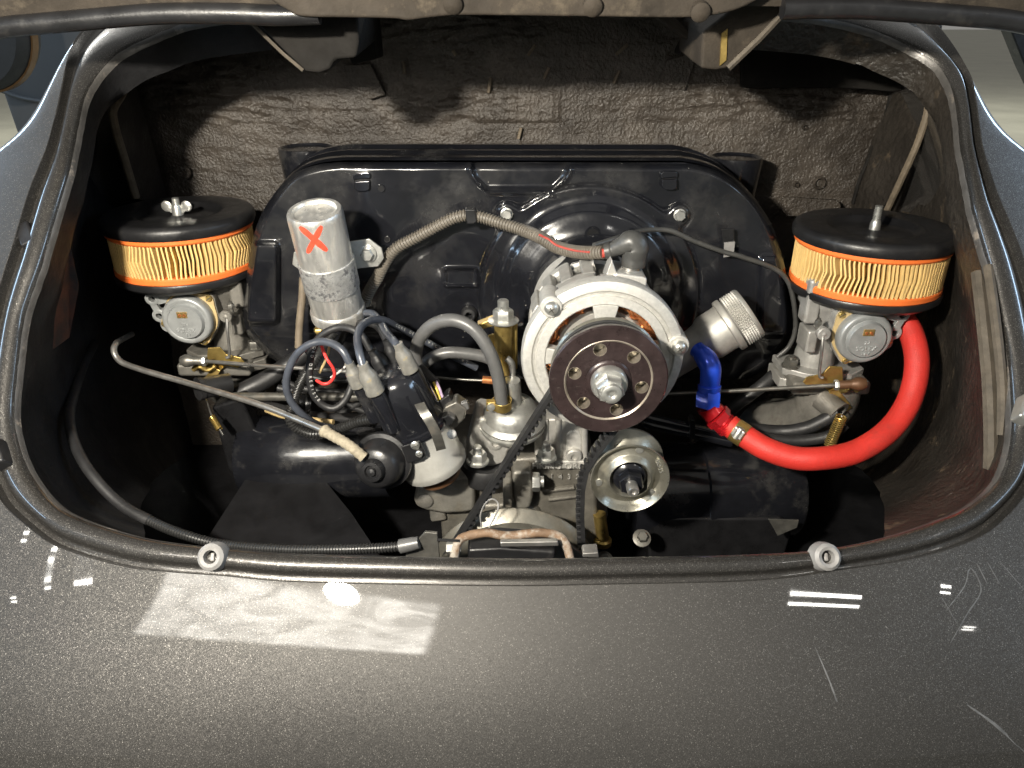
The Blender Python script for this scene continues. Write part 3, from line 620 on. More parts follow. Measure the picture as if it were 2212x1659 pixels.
# air outlets standing behind the shroud
for (bx, by, bw) in ((662, 322, 60), (1590, 342, 56)):
    q = bw*px2m(bx, by, .94); o = D(bx, by-4, .94)
    m = MB(); m.lathe(o-Z3*.16, Z3, [(q*.86, 0), (q*.86, .08), (q*.9, .12), (q*.97, .145), (q, .155), (q*.985, .160), (q*.9, .1605), (q*.86, .158), (0, .157)], 40); m.build('air_outlet', M['black_gloss'], shr)

# ================================================================ ignition coil
o0 = D(678.5, 453, .70); o1 = D(733, 683, .73); ax = (o0-o1).normalized(); H = (o0-o1).length; q = 61*px2m(678, 453, .70)
coil = thing('ignition_coil', 'silver ignition coil with a hand painted red X', 'ignition coil', o1)
fr = X3
m = MB(); m.lathe(o1, ax, [(q*.98, 0), (q*1.05, .001), (q*1.075, .004), (q*1.06, .0065), (q*1.07, .009), (q*1.05, .0115), (q*1.0, .013), (q, .016), (q, H-.006), (q*.985, H-.0025), (q*.94, H-.0004), (q*.86, H), (q*.80, H-.0004), (q*.77, H-.0035), (q*.74, H-.0042), (0, H-.0042)], 64); m.build('can', M['alu_can'], coil)
zb0, zb1 = H*.30, H*.56
m = MB(); m.ring(o1, ax, [(q*1.0, zb0), (q*1.045, zb0), (q*1.05, zb0+.001), (q*1.05, zb1-.001), (q*1.045, zb1), (q*1.0, zb1)], 64); cl = m.build('clamp_band', M['alu_band'], coil)
m = MB(); m.prism(LY(.748, (740, 530), (758, 522), (797, 516), (824, 536), (829, 559), (817, 576), (778, 580), (752, 585)), (0, .003, 0)); m.build('bracket', M['zinc'], coil, .0008)
m = MB(); m.prism(LY(.748, (634, 545), (660, 538), (660, 590), (642, 580), (631, 572)), (0, .003, 0)); m.build('bracket', M['zinc'], coil, .0008)
o = D(794, 548, .747); m = MB(); m.lathe(o, NY, [(.0092, 0), (.0092, .0015), (.006, .002)], 28); m.hexa(o+NY*.0018, NY, .0068, .005); m.lathe(o+NY*.0066, NY, [(.004, 0), (.004, .0006), (0, .0006)], 16); m.build('bracket_bolt', M['zinc'], coil)
# the X, painted on the round of the can
u_, v_, n_ = frame(ax, NY)
def oncan(px, py):
    r = ray(px, py); base = Vector((0, 0, CZ))
    best = None; a = r-ax*r.dot(ax); b = (base-o1)-ax*(base-o1).dot(ax)
    A, B, Cc = a.dot(a), 2*a.dot(b), b.dot(b)-(q*1.004)**2; ds = B*B-4*A*Cc
    return base+r*((-B-math.sqrt(max(0, ds)))/(2*A))
for (a, b) in (((647, 490), (707, 542)), ((695, 488), (664, 547))):
    m = MB(); vs = []; n = 14
    dx, dy = b[0]-a[0], b[1]-a[1]; l = math.hypot(dx, dy); nx, ny = -dy/l, dx/l
    for i in range(n+1):
        tt = i/n; ww = 6.0*(1+.30*noise.noise(Vector((tt*5, a[0], 0))))*min(1, .45+5*tt, .45+5*(1-tt)); 
        for s_ in (-1, -.33, .33, 1): vs.append(oncan(a[0]+dx*tt+nx*ww*s_, a[1]+dy*tt+ny*ww*s_))
    m.add(vs, [(4*i+j, 4*i+j+1, 4*i+j+5, 4*i+j+4) for i in range(n) for j in range(3)]); m.build('painted_stroke', M['red_paint'], coil)
m = MB(); m.lathe(D(690.5, 712, .72), Z3, [(.004, -.01), (.004, .012), (0, .012)], 14); m.hexa(D(690.5, 716, .72), Z3, .006, .004); m.build('terminal', M['brass'], coil)

# ================================================================ air filters
def air_filter(name, cx, cy, Y, R, lab, wing, wob):
    o = D(cx, cy, Y); e = o-Z3*.004
    t = thing(name, lab, 'air filter', o-Z3*.075, 'air filters')
    m = MB(); m.lathe(o, Z3, [(R*.93, -.013), (R*.985, -.012), (R, -.009), (R, -.004), (R*.985, -.001), (R*.95, .0012), (R*.9, .0016), (R*.60, .0010), (R*.56, 0), (R*.50, -.0045), (R*.44, -.0052), (R*.12, -.0045), (R*.09, -.003), (0, -.003)], 72); m.build('cover', M['black_satin'], t)
    zt, zb = -.010, -.062; Re = R*.945
    for z0, z1, k in ((zt-.0085, zt, 1.0), (zb, zb+.0085, .985)):
        m = MB(); m.ring(o, Z3, [(Re*.8, z0), (Re*k*.99, z0), (Re*k*1.012, z0+.002), (Re*k*1.012, z1-.002), (Re*k*.99, z1), (Re*.8, z1)], 72); m.build('rubber_rim', M['orange'], t)
    n = 104; m = MB(); vs = []; fs = []; ks = [0, .12, .28, .5, .72, .88, 1]
    jit = [random.gauss(0, .16) for _ in range(n)]; pitch = 2*PI/n
    for kk in ks:
        z = (zt-.008)+(zb+.008-(zt-.008))*kk
        for k in range(n):
            a0 = pitch*k; amp = .5+.9*math.sin(a0*2.2+cx)+.5*math.sin(a0*5+cx*.3)
            a0 += wob*pitch*1.1*amp*max(0, 1-abs(kk-.5)/.40)+jit[k]*pitch*(.6+.8*math.sin(kk*3+k))
            for off, r in ((-.20, .985), (.20, .985), (.38, .80), (.62, .80)): vs.append(o+Vector((Re*r*math.cos(a0+off*pitch), Re*r*math.sin(a0+off*pitch), z)))
    W = 4*n
    for li in range(len(ks)-1):
        for k in range(W): fs.append((li*W+k, li*W+(k+1) % W, (li+1)*W+(k+1) % W, (li+1)*W+k))
    m.add(vs, fs); m.build('pleated_paper', M['paper'], t, angle=20)
    m = MB(); m.lathe(o, Z3, [(R*.45, zb-.015), (R*.80, zb-.013), (R*.90, zb-.010), (R*.955, zb-.006), (R*.965, zb-.001), (R*.955, zb+.001), (R*.7, zb+.001)], 72); m.build('base_plate', M['black_satin'], t)
    s0 = o-Z3*.004; m = MB()
    hh = .020 if wing else .026
    Q = [(.0042, 0)]
    for i in range(22): Q += [(.0042 if i % 2 else .0036, hh*.25+i*hh*.75/22)]
    m.lathe(s0, Z3, Q+[(.003, hh), (0, hh)], 18); m.build('stud', M['zinc'], t)
    if wing:
        m = MB(); m.lathe(s0+Z3*.001, Z3, [(.0062, 0), (.0058, .008), (.0048, .011), (.004, .011)], 20)
        wn = m.build('wing_nut', M['zinc'], t)
        for s_ in (-1, 1):
            m = MB(); c = s0+Vector((s_*.011, 0, .0105)); m.sphere(c, .0062, 20, (1.0, .28, 1.0)); m.box(s0+Vector((s_*.0068, 0, .0065)), Vector((s_*.8, 0, .6)), Y3, Vector((-s_*.6, 0, .8)), .008, .003, .005); m.build('wing', M['zinc'], wn, .0006)
    else:
        m = MB(); m.lathe(s0+Z3*.001, Z3, [(.0056, 0), (.0056, .006), (.0045, .009), (.004, .010)], 20); m.build('sleeve', M['zinc'], t)
    return t
air_filter('air_filter', 384, 458, .828, .0815, 'round air filter with wing nut and orange rims at the left', True, 1.0)
air_filter('air_filter', 1890, 489, .775, .0815, 'round air filter with bare threaded stud and orange rims at the right', False, .45)

# ================================================================ carburettors
def carb(cx, cy, Y, s_, lab, bodymat, capmat, digits):
    O = D(cx, cy, Y)                                   # centre of the choke cap's face; s_ = side of the barrel (+1 right of the cap)
    def P(a, b, c=0): return O+Vector((a*s_, -c, b))   # c towards the camera
    t = thing('carburettor', lab, 'carburettor', P(.02, -.09, -.03), 'carburettors')
    R = .0277
    m = MB(); m.lathe(P(0, 0, 0), NY, [(R*1.0, -.012), (R*1.02, -.006), (R*1.0, -.003), (R*.96, -.0008), (R*.90, 0), (R*.80, -.0002), (R*.74, -.0012), (R*.72, -.0005), (R*.71, .0025), (R*.67, .004), (0, .0042)], 56); cap = m.build('choke_cap', capmat, t)
    def ear(a, r, h):
        e = 0
        for b in (math.radians(195), math.radians(42), math.radians(-72)):
            bb = b if s_ > 0 else PI-b
            dd = (a-bb+PI) % (2*PI)-PI; e = max(e, math.exp(-(dd/.28)**2))
        return 1+.20*e
    m = MB(); m.lathe(P(.001, .001, -.012), NY, [(R*1.07, -.0022), (R*1.07, 0), (R*1.0, .0002)], 72, ref=Z3, rfun=ear); m.build('gasket', M['gasket'], t)
    m = MB(); m.lathe(P(.001, .001, -.0145), NY, [(R*.85, -.026), (R*1.05, -.02), (R*1.10, -.003), (R*1.10, 0)], 72, ref=Z3, rfun=ear); m.build('choke_housing', bodymat, t)
    for b in (math.radians(195), math.radians(42), math.radians(-72)):
        c = P(.001+R*1.17*math.cos(b), .001+R*1.17*math.sin(b), -.0118)
        m = MB(); m.lathe(c, NY, [(.0036, 0), (.0036, .0012), (.0028, .0022), (0, .0024)], 18); sc_ = m.build('screw', M['brass'], t)
        m = MB(); m.box(c+NY*.0024, Vector((.8, 0, .6)), NY, Vector((-.6, 0, .8)), .0066, .0005, .0009); m.build('slot', M['steel_dark'], sc_)
    # gold contact plate and cast lettering
    m = MB(); m.box(P(-.001*s_, .0093, .0046), X3, Z3, Y3, .0112, .0070, .0016); gp_ = m.build('contact_plate', M['gold_plate'], cap, .0004)
    for k in (-1, 1):
        m = MB(); m.lathe(P((-.001+k*.0025*s_)*1.0 if s_ > 0 else (.001+k*.0025), .0088, .0054), NY, [(.0019, 0), (.0017, .0006), (0, .0008)], 14); m.build('rivet', M['copper'], cap)
    for (s, b, sz) in ((digits, -.0022, .0052), ('SOLEX', -.0090, .0066), ('12V', -.0145, .0048)):
        text('cast_letters', s, P(0, b, .0043), X3, Z3, NY, sz, .0008, M['carb_letter'], cap, 1.12)
    # lug with three holes at the outer side
    mm = MB()
    hs = [(-.040, .021), (-.036, .001), (-.029, -.011)]
    for k, (a, b) in enumerate(hs):
        mm.ring(P(a, b, -.016), NY, [(.0034, .002), (.0072, .002), (.0078, .0012), (.0078, -.006), (.0034, -.006)], 28)
    mm.prism([P(-.040, .029, -.0145), P(-.020, .030, -.0145), P(-.018, .018, -.0145), P(-.034, .014, -.0145)], (0, .005, 0))
    mm.prism([P(-.0445, .017, -.0145), P(-.0365, .016, -.0145), P(-.0315, .004, -.0145), P(-.040, .003, -.0145)], (0, .005, 0))
    mm.prism([P(-.0385, -.005, -.0145), P(-.031, .0, -.0145), P(-.02, -.006, -.0145), P(-.026, -.0175, -.0145), P(-.034, -.012, -.0145)], (0, .005, 0))
    mm.build('lug', capmat, t, .0006)
    # barrel, float chamber, base
    bx = .027; bd = -.052
    m = MB(); m.lathe(P(bx, -.050, bd), Z3, [(.022, 0), (.0215, .012), (.0195, .022), (.0195, .05), (.0225, .062), (.026, .070), (.0285, .074), (.0285, .084)], 40); m.build('barrel', bodymat, t)
    m = MB(); m.box(P(-.006, .002, bd-.006), X3, Z3, Y3, .056, .066, .05); m.build('float_chamber', bodymat, t, .006)
    m = MB(); m.box(P(bx+.022, .030, bd+.014), X3, Z3, Y3, .016, .05, .022); m.build('pump_body', bodymat, t, .004)
    m = MB(); m.box(P(bx+.020, -.012, bd+.018), X3, Z3, Y3, .012, .026, .03); m.build('rib', bodymat, t, .003)
    fl = MB(); fl.prism([P(a, -.049, b) for a, b in ((bx-.048, bd-.02), (bx-.05, bd+.018), (bx-.03, bd+.034), (bx+.018, bd+.034), (bx+.040, bd+.016), (bx+.040, bd-.02))], (0, 0, -.009)); fl.build('base_flange', bodymat, t, .0015)
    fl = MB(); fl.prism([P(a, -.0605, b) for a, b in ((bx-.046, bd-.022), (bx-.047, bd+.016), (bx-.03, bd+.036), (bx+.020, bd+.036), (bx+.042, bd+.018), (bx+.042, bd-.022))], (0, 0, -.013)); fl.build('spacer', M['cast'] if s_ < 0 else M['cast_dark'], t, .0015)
    m = MB(); c = P(bx+.031, -.049, bd+.014); m.lathe(c, Z3, [(.0095, 0), (.0095, .002)], 24); m.hexa(c+Z3*.002, Z3, .008, .008); m.lathe(c+Z3*.010, Z3, [(.004, 0), (.004, .003), (0, .003)], 14); m.build('flange_nut', M['steel_dark'], t)
    m = MB(); pr = [(.026, -.004)]
    for i in range(4): pr += [(.0315-.001*i, .001+i*.006), (.0325-.001*i, .003+i*.006), (.029-.001*i, .0055+i*.006)]
    m.lathe(P(bx*.8, .034, bd), Z3, pr, 48); m.build('intake_neck', M['black_rubber'], t)
    m = MB(); m.ring(P(-.006, .038, -.02), Vector((0, -.5, .86)), [(.005, 0), (.005, .003), (.0095, .003), (.0095, 0)], 24); m.build('vent_ring', capmat, t)
    # link rod and levers
    j0, j1 = P(.046, .006, .0), P(.043, -.038, .004)
    m = MB(); m.tube(cat([j0, P(.0455, -.01, .004), j1, P(.039, -.042, .006)], 6), .0017, 8); m.build('link_rod', M['steel'], t)
    m = MB(); m.ring(P(.045, .006, -.002), NY, [(.0028, .004), (.0062, .004), (.0070, .003), (.0070, -.003), (.0028, -.003)], 24); m.lathe(P(.045, .006, -.004), NY, [(.0028, 0), (.0028, .006), (0, .007)], 14); m.build('rod_eye', bodymat, t)
    m = MB(); m.lathe(P(.0505, .015, -.006), Z3, [(.0022, -.006), (.0022, .006), (0, .006)], 12); m.hexa(P(.0505, .014, -.006), Z3, .004, .0045); m.build('adjuster', M['steel_dark'], t)
    m = MB(); m.prism([P(a, b, -.004) for a, b in ((.016, -.034), (.030, -.033), (.036, -.042), (.052, -.046), (.055, -.052), (.046, -.059), (.034, -.056), (.026, -.062), (.010, -.064), (.002, -.058), (.012, -.052))], (0, .0022, 0)); m.build('throttle_lever', M['brass'], t, .0006)
    m = MB(); m.prism([P(a, b, .001) for a, b in ((.020, -.056), (.028, -.060), (.012, -.083), (.004, -.086), (-.001, -.080), (.003, -.074))], (0, .002, 0)); m.build('return_lever', M['brass'], t, .0006)
    m = MB(); m.tube(cat([P(.0, -.056, .006), P(.008, -.051, .008), P(.016, -.056, .007), P(.024, -.052, .004)], 5), .003, 8); m.build('lever_spring', M['brass'], t)
    return t, P
cl_, PL = carb(402, 694.5, .77, 1, 'grey carburettor with round choke cap below the left air filter', M['cast_dark'], M['carb_grey'], '224')  # darker body material paints in the shade on the left carburettor
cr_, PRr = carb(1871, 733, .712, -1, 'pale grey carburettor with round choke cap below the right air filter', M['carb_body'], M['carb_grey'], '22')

# ================================================================ alternator
AX, AZ = .083, CZ-.2835
def A(a, b, Y): return Vector((AX+a, Y, AZ+b))
alt = thing('alternator', 'silver alternator with copper windings and dark pulley', 'alternator', A(0, -.08, .70))
def cyl(name, prof, mt, par, seg=72, rfun=None):
    m = MB(); m.lathe(A(0, 0, 0), NY, [(r, -y) for r, y in prof], seg, rfun=rfun); return m.build(name, mt, par)
RA = .0744
cyl('rear_collar', [(.0605, .81), (.0605, .765), (.059, .762), (.0575, .745), (.0575, .735)], M['cast_light'], alt)
cyl('stator', [(.0560, .745), (.0600, .735), (.0615, .715), (.0615, .69), (.0640, .685), (.0640, .655)], M['steel_dark'], alt)
cyl('rear_band', [(.0605, .728), (.0650, .726), (.0660, .718), (.0650, .712), (.0600, .711)], M['cast_light'], alt)
# front bell with four slots: built as sectors
SLOT = [(math.radians(a0), math.radians(a1)) for a0, a1 in ((52, 80), (100, 140), (165, 195), (-60, -20), (215, 240), (10, 35))]
m = MB(); m.ring(A(0, 0, 0), NY, [(.060, -.655), (.0655, -.655), (.0665, -.652), (.0668, -.6385), (RA-.0020, -.6380), (RA, -.636), (RA+.0005, -.626), (RA-.001, -.6215), (RA-.004, -.620), (.0655, -.6195), (.0640, -.6215), (.0610, -.622), (.0605, -.6195), (.0535, -.6188), (.0525, -.6195), (.0525, -.632), (.060, -.634)], 96); bell = m.build('front_bell', M['cast_light'], alt)
def sector(a0, a1, r0, r1, y0, y1, mt, name, par, n=12):
    m = MB(); vs = []; 
    for i in range(n+1):
        a = a0+(a1-a0)*i/n
        for (r, y) in ((r0, y0), (r1, y0), (r1, y1), (r0, y1)): vs.append(A(r*math.cos(a), r*math.sin(a), y))
    fs = [(0, 1, 2, 3), tuple(4*n+k for k in (3, 2, 1, 0))]
    for i in range(n):
        for k in range(4): fs.append((4*i+k, 4*i+4+k, 4*i+4+(k+1) % 4, 4*i+(k+1) % 4))
    m.add(vs, fs); return m.build(name, mt, par, .0012)
sl = [(0, 47), (80, 98), (152, 168), (196, 226), (244, 290), (322, 360)]
sl = [(77, 103), (168, 186), (206, 232), (248, 300), (325, 376)]
for a0, a1 in sl: sector(math.radians(a0), math.radians(a1),   .038, .0530, .6196, .632, M['cast_light'], 'bell_spoke', bell)
m = MB(); m.ring(A(0, 0, 0), NY, [(.030, -.6185), (.0385, -.6185), (.040, -.620), (.040, -.632), (.030, -.632)], 72); m.build('bearing_plate', M['cast_light'], bell)
m = MB()
for i in range(48):
    a0 = 2*PI*i/48; rb = (.0505, .0475, .0445)[i % 3]; P_ = []
    for k in range(9):
        a = a0+(k-4)*.06; r = rb+.0022*math.sin(k*PI/4+i*2.1); P_.append(A(r*math.cos(a), r*math.sin(a), .636+.002*(i % 3)+.002*math.sin(k*PI/4+i)))
    m.tube(cat(P_, 3), .0013, 6)
m.ring(A(0, 0, 0), NY, [(.0435, -.6425), (.046, -.6385), (.050, -.6375), (.053, -.640), (.054, -.66), (.0435, -.66)], 60)
m.build('copper_winding', M['copper'], alt)
m = MB(); m.lathe(A(0, 0, .66), NY, [(.0432, 0), (.0432, .017), (.041, .021), (.03, .024), (0, .024)], 48); m.build('rotor_fan', M['cast'], alt)
for (bx, by) in ((1190.5, 662), (1465, 746)):
    o = D(bx, by, .6195)
    m = MB(); m.lathe(o, NY, [(.0098, -.03), (.0098, .0012), (.0090, .0022)], 24); m.build('bolt_ear', M['cast_light'], alt)
    m = MB(); m.lathe(o+NY*.002, NY, [(.0062, 0), (.0064, .003), (.0052, .006), (.003, .0075), (0, .0078)], 20)
    s_ = m.build('screw', M['zinc'], alt); m = MB(); m.box(o+NY*.0093, Vector((.8, 0, .6)), NY, Vector((-.6, 0, .8)), .006, .0016, .0011); m.box(o+NY*.0093, Vector((-.6, 0, .8)), NY, Vector((.8, 0, .6)), .006, .0016, .0011); m.build('slot', M['steel_dark'], s_)
for (a0, a1, r0, r1, y0, y1) in ((96, 128, .060, .0700, .640, .664), (128, 165, .060, .0685, .640, .668), (62, 92, .060, .0690, .640, .658), (-30, 40, .060, .0670, .640, .668)):
    sector(math.radians(a0), math.radians(a1), r0, r1, y0, y1, M['cast'], 'shoulder', alt)
# rear casting ribs and terminal box
for a in (100, 118, 135, 152):
    a = math.radians(a); o = A(.0655*math.cos(a), .0655*math.sin(a), .682); m = MB(); m.box(o, Vector((math.cos(a), 0, math.sin(a))), Vector((-math.sin(a), 0, math.cos(a))), Y3, .010, .012, .046); m.build('rib', M['cast'], alt, .002)
m = MB(); m.prism(LY(.652, (1318, 606), (1332, 590), (1390, 598), (1398, 602), (1397, 622), (1370, 640), (1330, 630)), (0, .042, 0)); tb = m.build('terminal_box', M['cast_light'], alt, .0018)
m = MB(); m.prism(LY(.6505, (1342, 602), (1384, 612), (1385, 620), (1345, 611)), (0, .003, 0)); m.build('vent_slot', M['bay_black'], tb)
m = MB(); m.prism(LY(.655, (1306, 603), (1322, 560), (1332, 588), (1320, 606)), (0, .02, 0)); m.build('fin', M['cast'], tb, .001)
m = MB(); m.prism(LY(.68, (1272, 590), (1282, 562), (1290, 590)), (0, .02, 0)); m.build('fin', M['cast'], tb, .001)
o = D(1362, 582, .672); m = MB(); m.lathe(o-Z3*.004, Z3, [(.0085, 0), (.0085, .010), (.0075, .012), (.0075, .016)], 28); m.build('post', M['steel'], tb)
m = MB(); o = D(1243, 595, .70); m.lathe(o, Z3, [(.005, -.004), (.0052, .002), (.003, .005), (0, .005)], 16); m.build('screw', M['zinc'], alt)
m = MB(); m.prism(LY(.712, (1200, 600), (1235, 566), (1300, 552), (1340, 560), (1340, 590), (1300, 585), (1240, 600)), (0, .03, 0)); m.build('regulator', M['black_satin'], alt, .002)
# pulley
pul = MB(); RP = .0512
hole_r, hole_c = .0056, .0300
def disc_with_holes(y, ro, ri, holes, n=120):
    # front face: polar grid, faces inside holes removed, hole walls added separately
    vs = []; fs = []; rr_ = np.linspace(ri, ro, 22)
    for r in rr_:
        for k in range(n): vs.append((r*math.cos(2*PI*k/n), r*math.sin(2*PI*k/n)))
    V = [list(v) for v in vs]
    for i, v in enumerate(V):                                    # snap the vertices near a hole rim onto it
        for (hx, hz) in holes:
            d = math.hypot(v[0]-hx, v[1]-hz)
            if hole_r*.72 < d < hole_r*1.30: v[0] = hx+(v[0]-hx)/d*hole_r; v[1] = hz+(v[1]-hz)/d*hole_r
    for i in range(21):
        for k in range(n):
            q = [i*n+k, i*n+(k+1) % n, (i+1)*n+(k+1) % n, (i+1)*n+k]
            cx_, cz_ = sum(V[j][0] for j in q)/4, sum(V[j][1] for j in q)/4
            if any(math.hypot(cx_-hx, cz_-hz) < hole_r*.98 for hx, hz in holes): continue
            fs.append(tuple(q))
    return [A(v[0], v[1], y) for v in V], fs
holes = [(hole_c*math.cos(math.radians(a)), hole_c*math.sin(math.radians(a))) for a in (47, 107, 167, 227, 287, 347)]
pul.add(*disc_with_holes(.5755, .0378, .017, holes))
pul.ring(A(0, 0, 0), NY, [(.0378, -.5755), (.0384, -.5740), (.0500, -.5735), (RP, -.5750), (RP, -.5790), (.0455, -.5885), (.0378, -.5885)], 96)
plo = pul.build('pulley', M['pulley_brown'], alt)
for hx, hz in holes:
    m = MB(); m.ring(A(hx, hz, 0), NY, [(hole_r, -.5754), (hole_r*1.05, -.5754), (hole_r*1.05, -.589), (hole_r, -.589)], 24); m.build('hole_rim', M['worn_ring'], plo)
m = MB(); m.ring(A(0, 0, 0), NY, [(.0372, -.5753), (.0386, -.5742), (.0378, -.5738), (.0365, -.5749)], 96); m.build('worn_line', M['worn_ring'], plo)
m = MB(); m.lathe(A(0, 0, 0), NY, [(.0385, -.612), (.042, -.6065), (.0485, -.6010), (.0490, -.5990), (.0480, -.5975), (.0415, -.5890), (.040, -.5885)], 96); m.build('rear_flange', M['zinc_dull'], plo)
m = MB(); m.lathe(A(0, 0, .5765), NY, [(.0195, -.004), (.0195, .002), (.018, .0035), (.0165, .0038)], 48); m.build('hub', M['pulley_brown'], plo)
m = MB(); m.lathe(A(0, 0, .573), NY, [(.0158, 0), (.0158, .0055), (.0145, .0075), (.012, .008)], 40); m.hexa(A(0, -.001, .565), NY, .0125, .010, (.25, 0, 1)); m.lathe(A(0, -.001, .555), NY, [(.0088, 0), (.0085, .0045), (.0065, .0055), (.0035, .0052), (.0022, .004), (0, .004)], 28); m.build('shaft_nut', M['zinc'], plo)

# ================================================================ engine block and tinware
eng = thing('crankcase', 'grey cast crankcase between distributor and idler pulley', 'crankcase', D(1100, 1200, .70))
m = MB(); m.prism(LY(.665, (905, 1065), (925, 1030), (985, 1008), (1040, 1010), (1100, 990), (1170, 985), (1262, 1005), (1290, 1020), (1296, 1230), (960, 1230), (950, 1120), (912, 1095)), (0, .12, 0)); m.build('case_half', M['cast_oily'], eng, .006, seg=3)
m = MB(); m.prism(LY(.650, (893, 1082), (905, 1052), (935, 1040), (1000, 1028), (1026, 1030), (1026, 1105), (1000, 1110), (960, 1112), (920, 1105), (898, 1096)), (0, .03, 0)); bo = m.build('front_boss', M['cast_mid'], eng, .005, seg=3)
m = MB(); m.lathe(D(918, 1082, .649), NY, [(.0085, 0), (.0085, .001), (.007, .002), (0, .002)], 28); m.build('core_plug', M['cast_dark'], bo)
m = MB(); m.prism(LY(.645, (1107, 1020), (1150, 1018), (1152, 1075), (1145, 1100), (1112, 1105), (1105, 1060)), (0, .03, 0)); m.build('lug', M['cast_mid'], eng, .004, seg=3)
m = MB(); m.prism(LY(.632, (1086, 1050), (1106, 1048), (1107, 1100), (1087, 1104)), (0, .03, 0)); m.build('lug', M['cast_mid'], eng, .003)
m = MB(); m.hexa(D(1150, 1041, .643), X3, .010, .008, (0, 0, 1)); m.lathe(D(1166, 1040, .643), X3, [(.006, 0), (.006, .004), (0, .004)], 14); m.build('case_nut', M['zinc'], eng)
for (a, b, c, d_) in ((1172, 1060, 1240, 1052), (1185, 1078, 1250, 1070)):
    m = MB(); m.tube(resample(LY(.664, (a, b), (c, d_)), .006), .003, 8); m.build('rib', M['cast_oily'], eng)
m = MB(); m.prism(LY(.655, (1040, 1090), (1120, 1085), (1160, 1100), (1175, 1120), (1030, 1130)), (0, .03, 0)); m.build('seal_boss', M['cast_oily'], eng, .006, seg=3)
m = MB(); m.prism(LY(.66, (926, 1100), (958, 1098), (966, 1125), (930, 1130)), (0, .03, 0)); m.build('lug', M['cast_dark'], eng, .003)
m = MB(); m.sphere(D(1210, 1110, .70), .05, 24, (1.1, .6, 1)); m.build('bulge', M['cast_oily'], eng)
def tin(name, lab, pts, r, Y, x0, x1):
    t = thing(name, lab, 'engine tin', pts[0]); return t
# black cylinder covers left and right
t = thing('cylinder_cover', 'glossy black cylinder cover at the left below the cable loom', 'engine tin', D(640, 1000, .80))
m = MB(); r = .052; a_, b_ = D(548, 990, .76), D(850, 980, .74)
m.lathe(a_, (b_-a_).normalized(), [(r*.96, 0), (r, .004), (r, (b_-a_).length*.5), (r*.97, (b_-a_).length*.52), (r*.97, (b_-a_).length)], 48); m.build('sleeve', M['black_gloss'], t)
m = MB(); m.prism(LY(.74, (455, 880), (520, 860), (552, 930), (552, 1040), (520, 1060), (490, 1010)), (0, .06, 0)); m.build('end_plate', M['black_paint'], t, .004)
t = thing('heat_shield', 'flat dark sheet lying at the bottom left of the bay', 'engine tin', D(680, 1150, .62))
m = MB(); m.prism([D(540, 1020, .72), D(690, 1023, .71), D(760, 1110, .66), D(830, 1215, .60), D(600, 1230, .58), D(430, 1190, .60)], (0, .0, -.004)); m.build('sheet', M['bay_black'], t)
t = thing('cylinder_cover', 'glossy black cylinder cover at the right below the red hose', 'engine tin', D(1560, 1050, .80))
a_, b_ = D(1440, 1060, .76), D(1700, 1050, .77); r = .062
m = MB(); m.lathe(a_, (b_-a_).normalized(), [(r*.95, -.05), (r*.95, .035), (r, .037), (r, (b_-a_).length-.004), (r*.96, (b_-a_).length)], 48); m.build('sleeve', M['black_gloss'], t)
m = MB(); m.prism(LY(.70, (1400, 1120), (1690, 1120), (1712, 1150), (1690, 1220), (1400, 1220)), (0, .03, 0)); m.build('lower_tin', M['black_paint'], t, .004)
m = MB(); m.prism(LY(.672, (1660, 1122), (1726, 1124), (1722, 1140), (1680, 1158)), (0, .002, 0)); m.build('bent_tab', M['steel_dark'], t, .0005)
for (qx, qy) in ((1305, 1210), (1386, 1163)):
    o = D(qx, qy, .66); m = MB(); m.lathe(o, Vector((0, -.6, .8)), [(.010, 0), (.010, .002), (.006, .003)], 20); m.hexa(o+Vector((0, -.6, .8))*.003, Vector((0, -.6, .8)), .006, .006); m.build('bolt', M['steel_dark'], t)
m = MB(); m.tube(LY(.665, (1295, 1110), (1302, 1160)), .007, 12); m.lathe(D(1302, 1165, .665), Z3, [(.010, -.006), (.010, 0), (.008, .002)], 20); m.build('drain_stub', M['brass'], t)

# alternator stand with the cast firing order
st = thing('alternator_stand', 'cast aluminium stand with firing order lettering under the alternator', 'stand', D(1210, 1020, .69))
m = MB(); m.prism(LY(.668, (1152, 925), (1176, 905), (1260, 905), (1268, 930), (1268, 1000), (1262, 1014), (1165, 1014), (1156, 1000)), (0, .06, 0)); m.build('pedestal', M['cast'], st, .003)
m = MB(); m.prism(LY(.660, (1154, 996), (1266, 996), (1270, 1002), (1268, 1014), (1160, 1014)), (0, .03, 0)); m.build('foot', M['cast'], st, .002)
for x in (1178, 1206, 1262):
    m = MB(); m.tube(LY(.668, (x, 905), (x+1, 990)), .0035, 10); m.build('rib', M['cast'], st)
m = MB(); m.prism(cat(LY(.6665, (1223, 985), (1223, 945), (1228, 934), (1240, 930), (1252, 934), (1257, 945), (1257, 985)), 4), (0, .004, 0)); m.build('arch_panel', M['cast_light'], st, .002)
m = MB(); m.lathe(D(1240, 987, .662), NY, [(.0085, -.01), (.0085, 0), (.0072, .0015), (.0036, .0015), (.0036, -.001), (0, -.001)], 28); m.build('boss', M['cast'], st)
o = D(1180, 990, .648); m = MB(); m.lathe(o, Z3, [(.0105, 0), (.0105, .0022), (.008, .003)], 24); m.hexa(o+Z3*.003, Z3, .0088, .009); m.lathe(o+Z3*.012, Z3, [(.0045, 0), (.0045, .006), (.0035, .007), (0, .007)], 16); m.build('stud_nut', M['zinc'], st)
pf = D(1218, 1007, .659); text('cast_letters', 'FIRING ORDER', pf, X3, Z3, NY, .0096, .0008, M['cast_light'], st, 1.06)
text('cast_letters', '1 4 3 2', D(1220, 1030, .6635), X3, Z3, NY, .0085, .0008, M['cast'], st, 1.3)
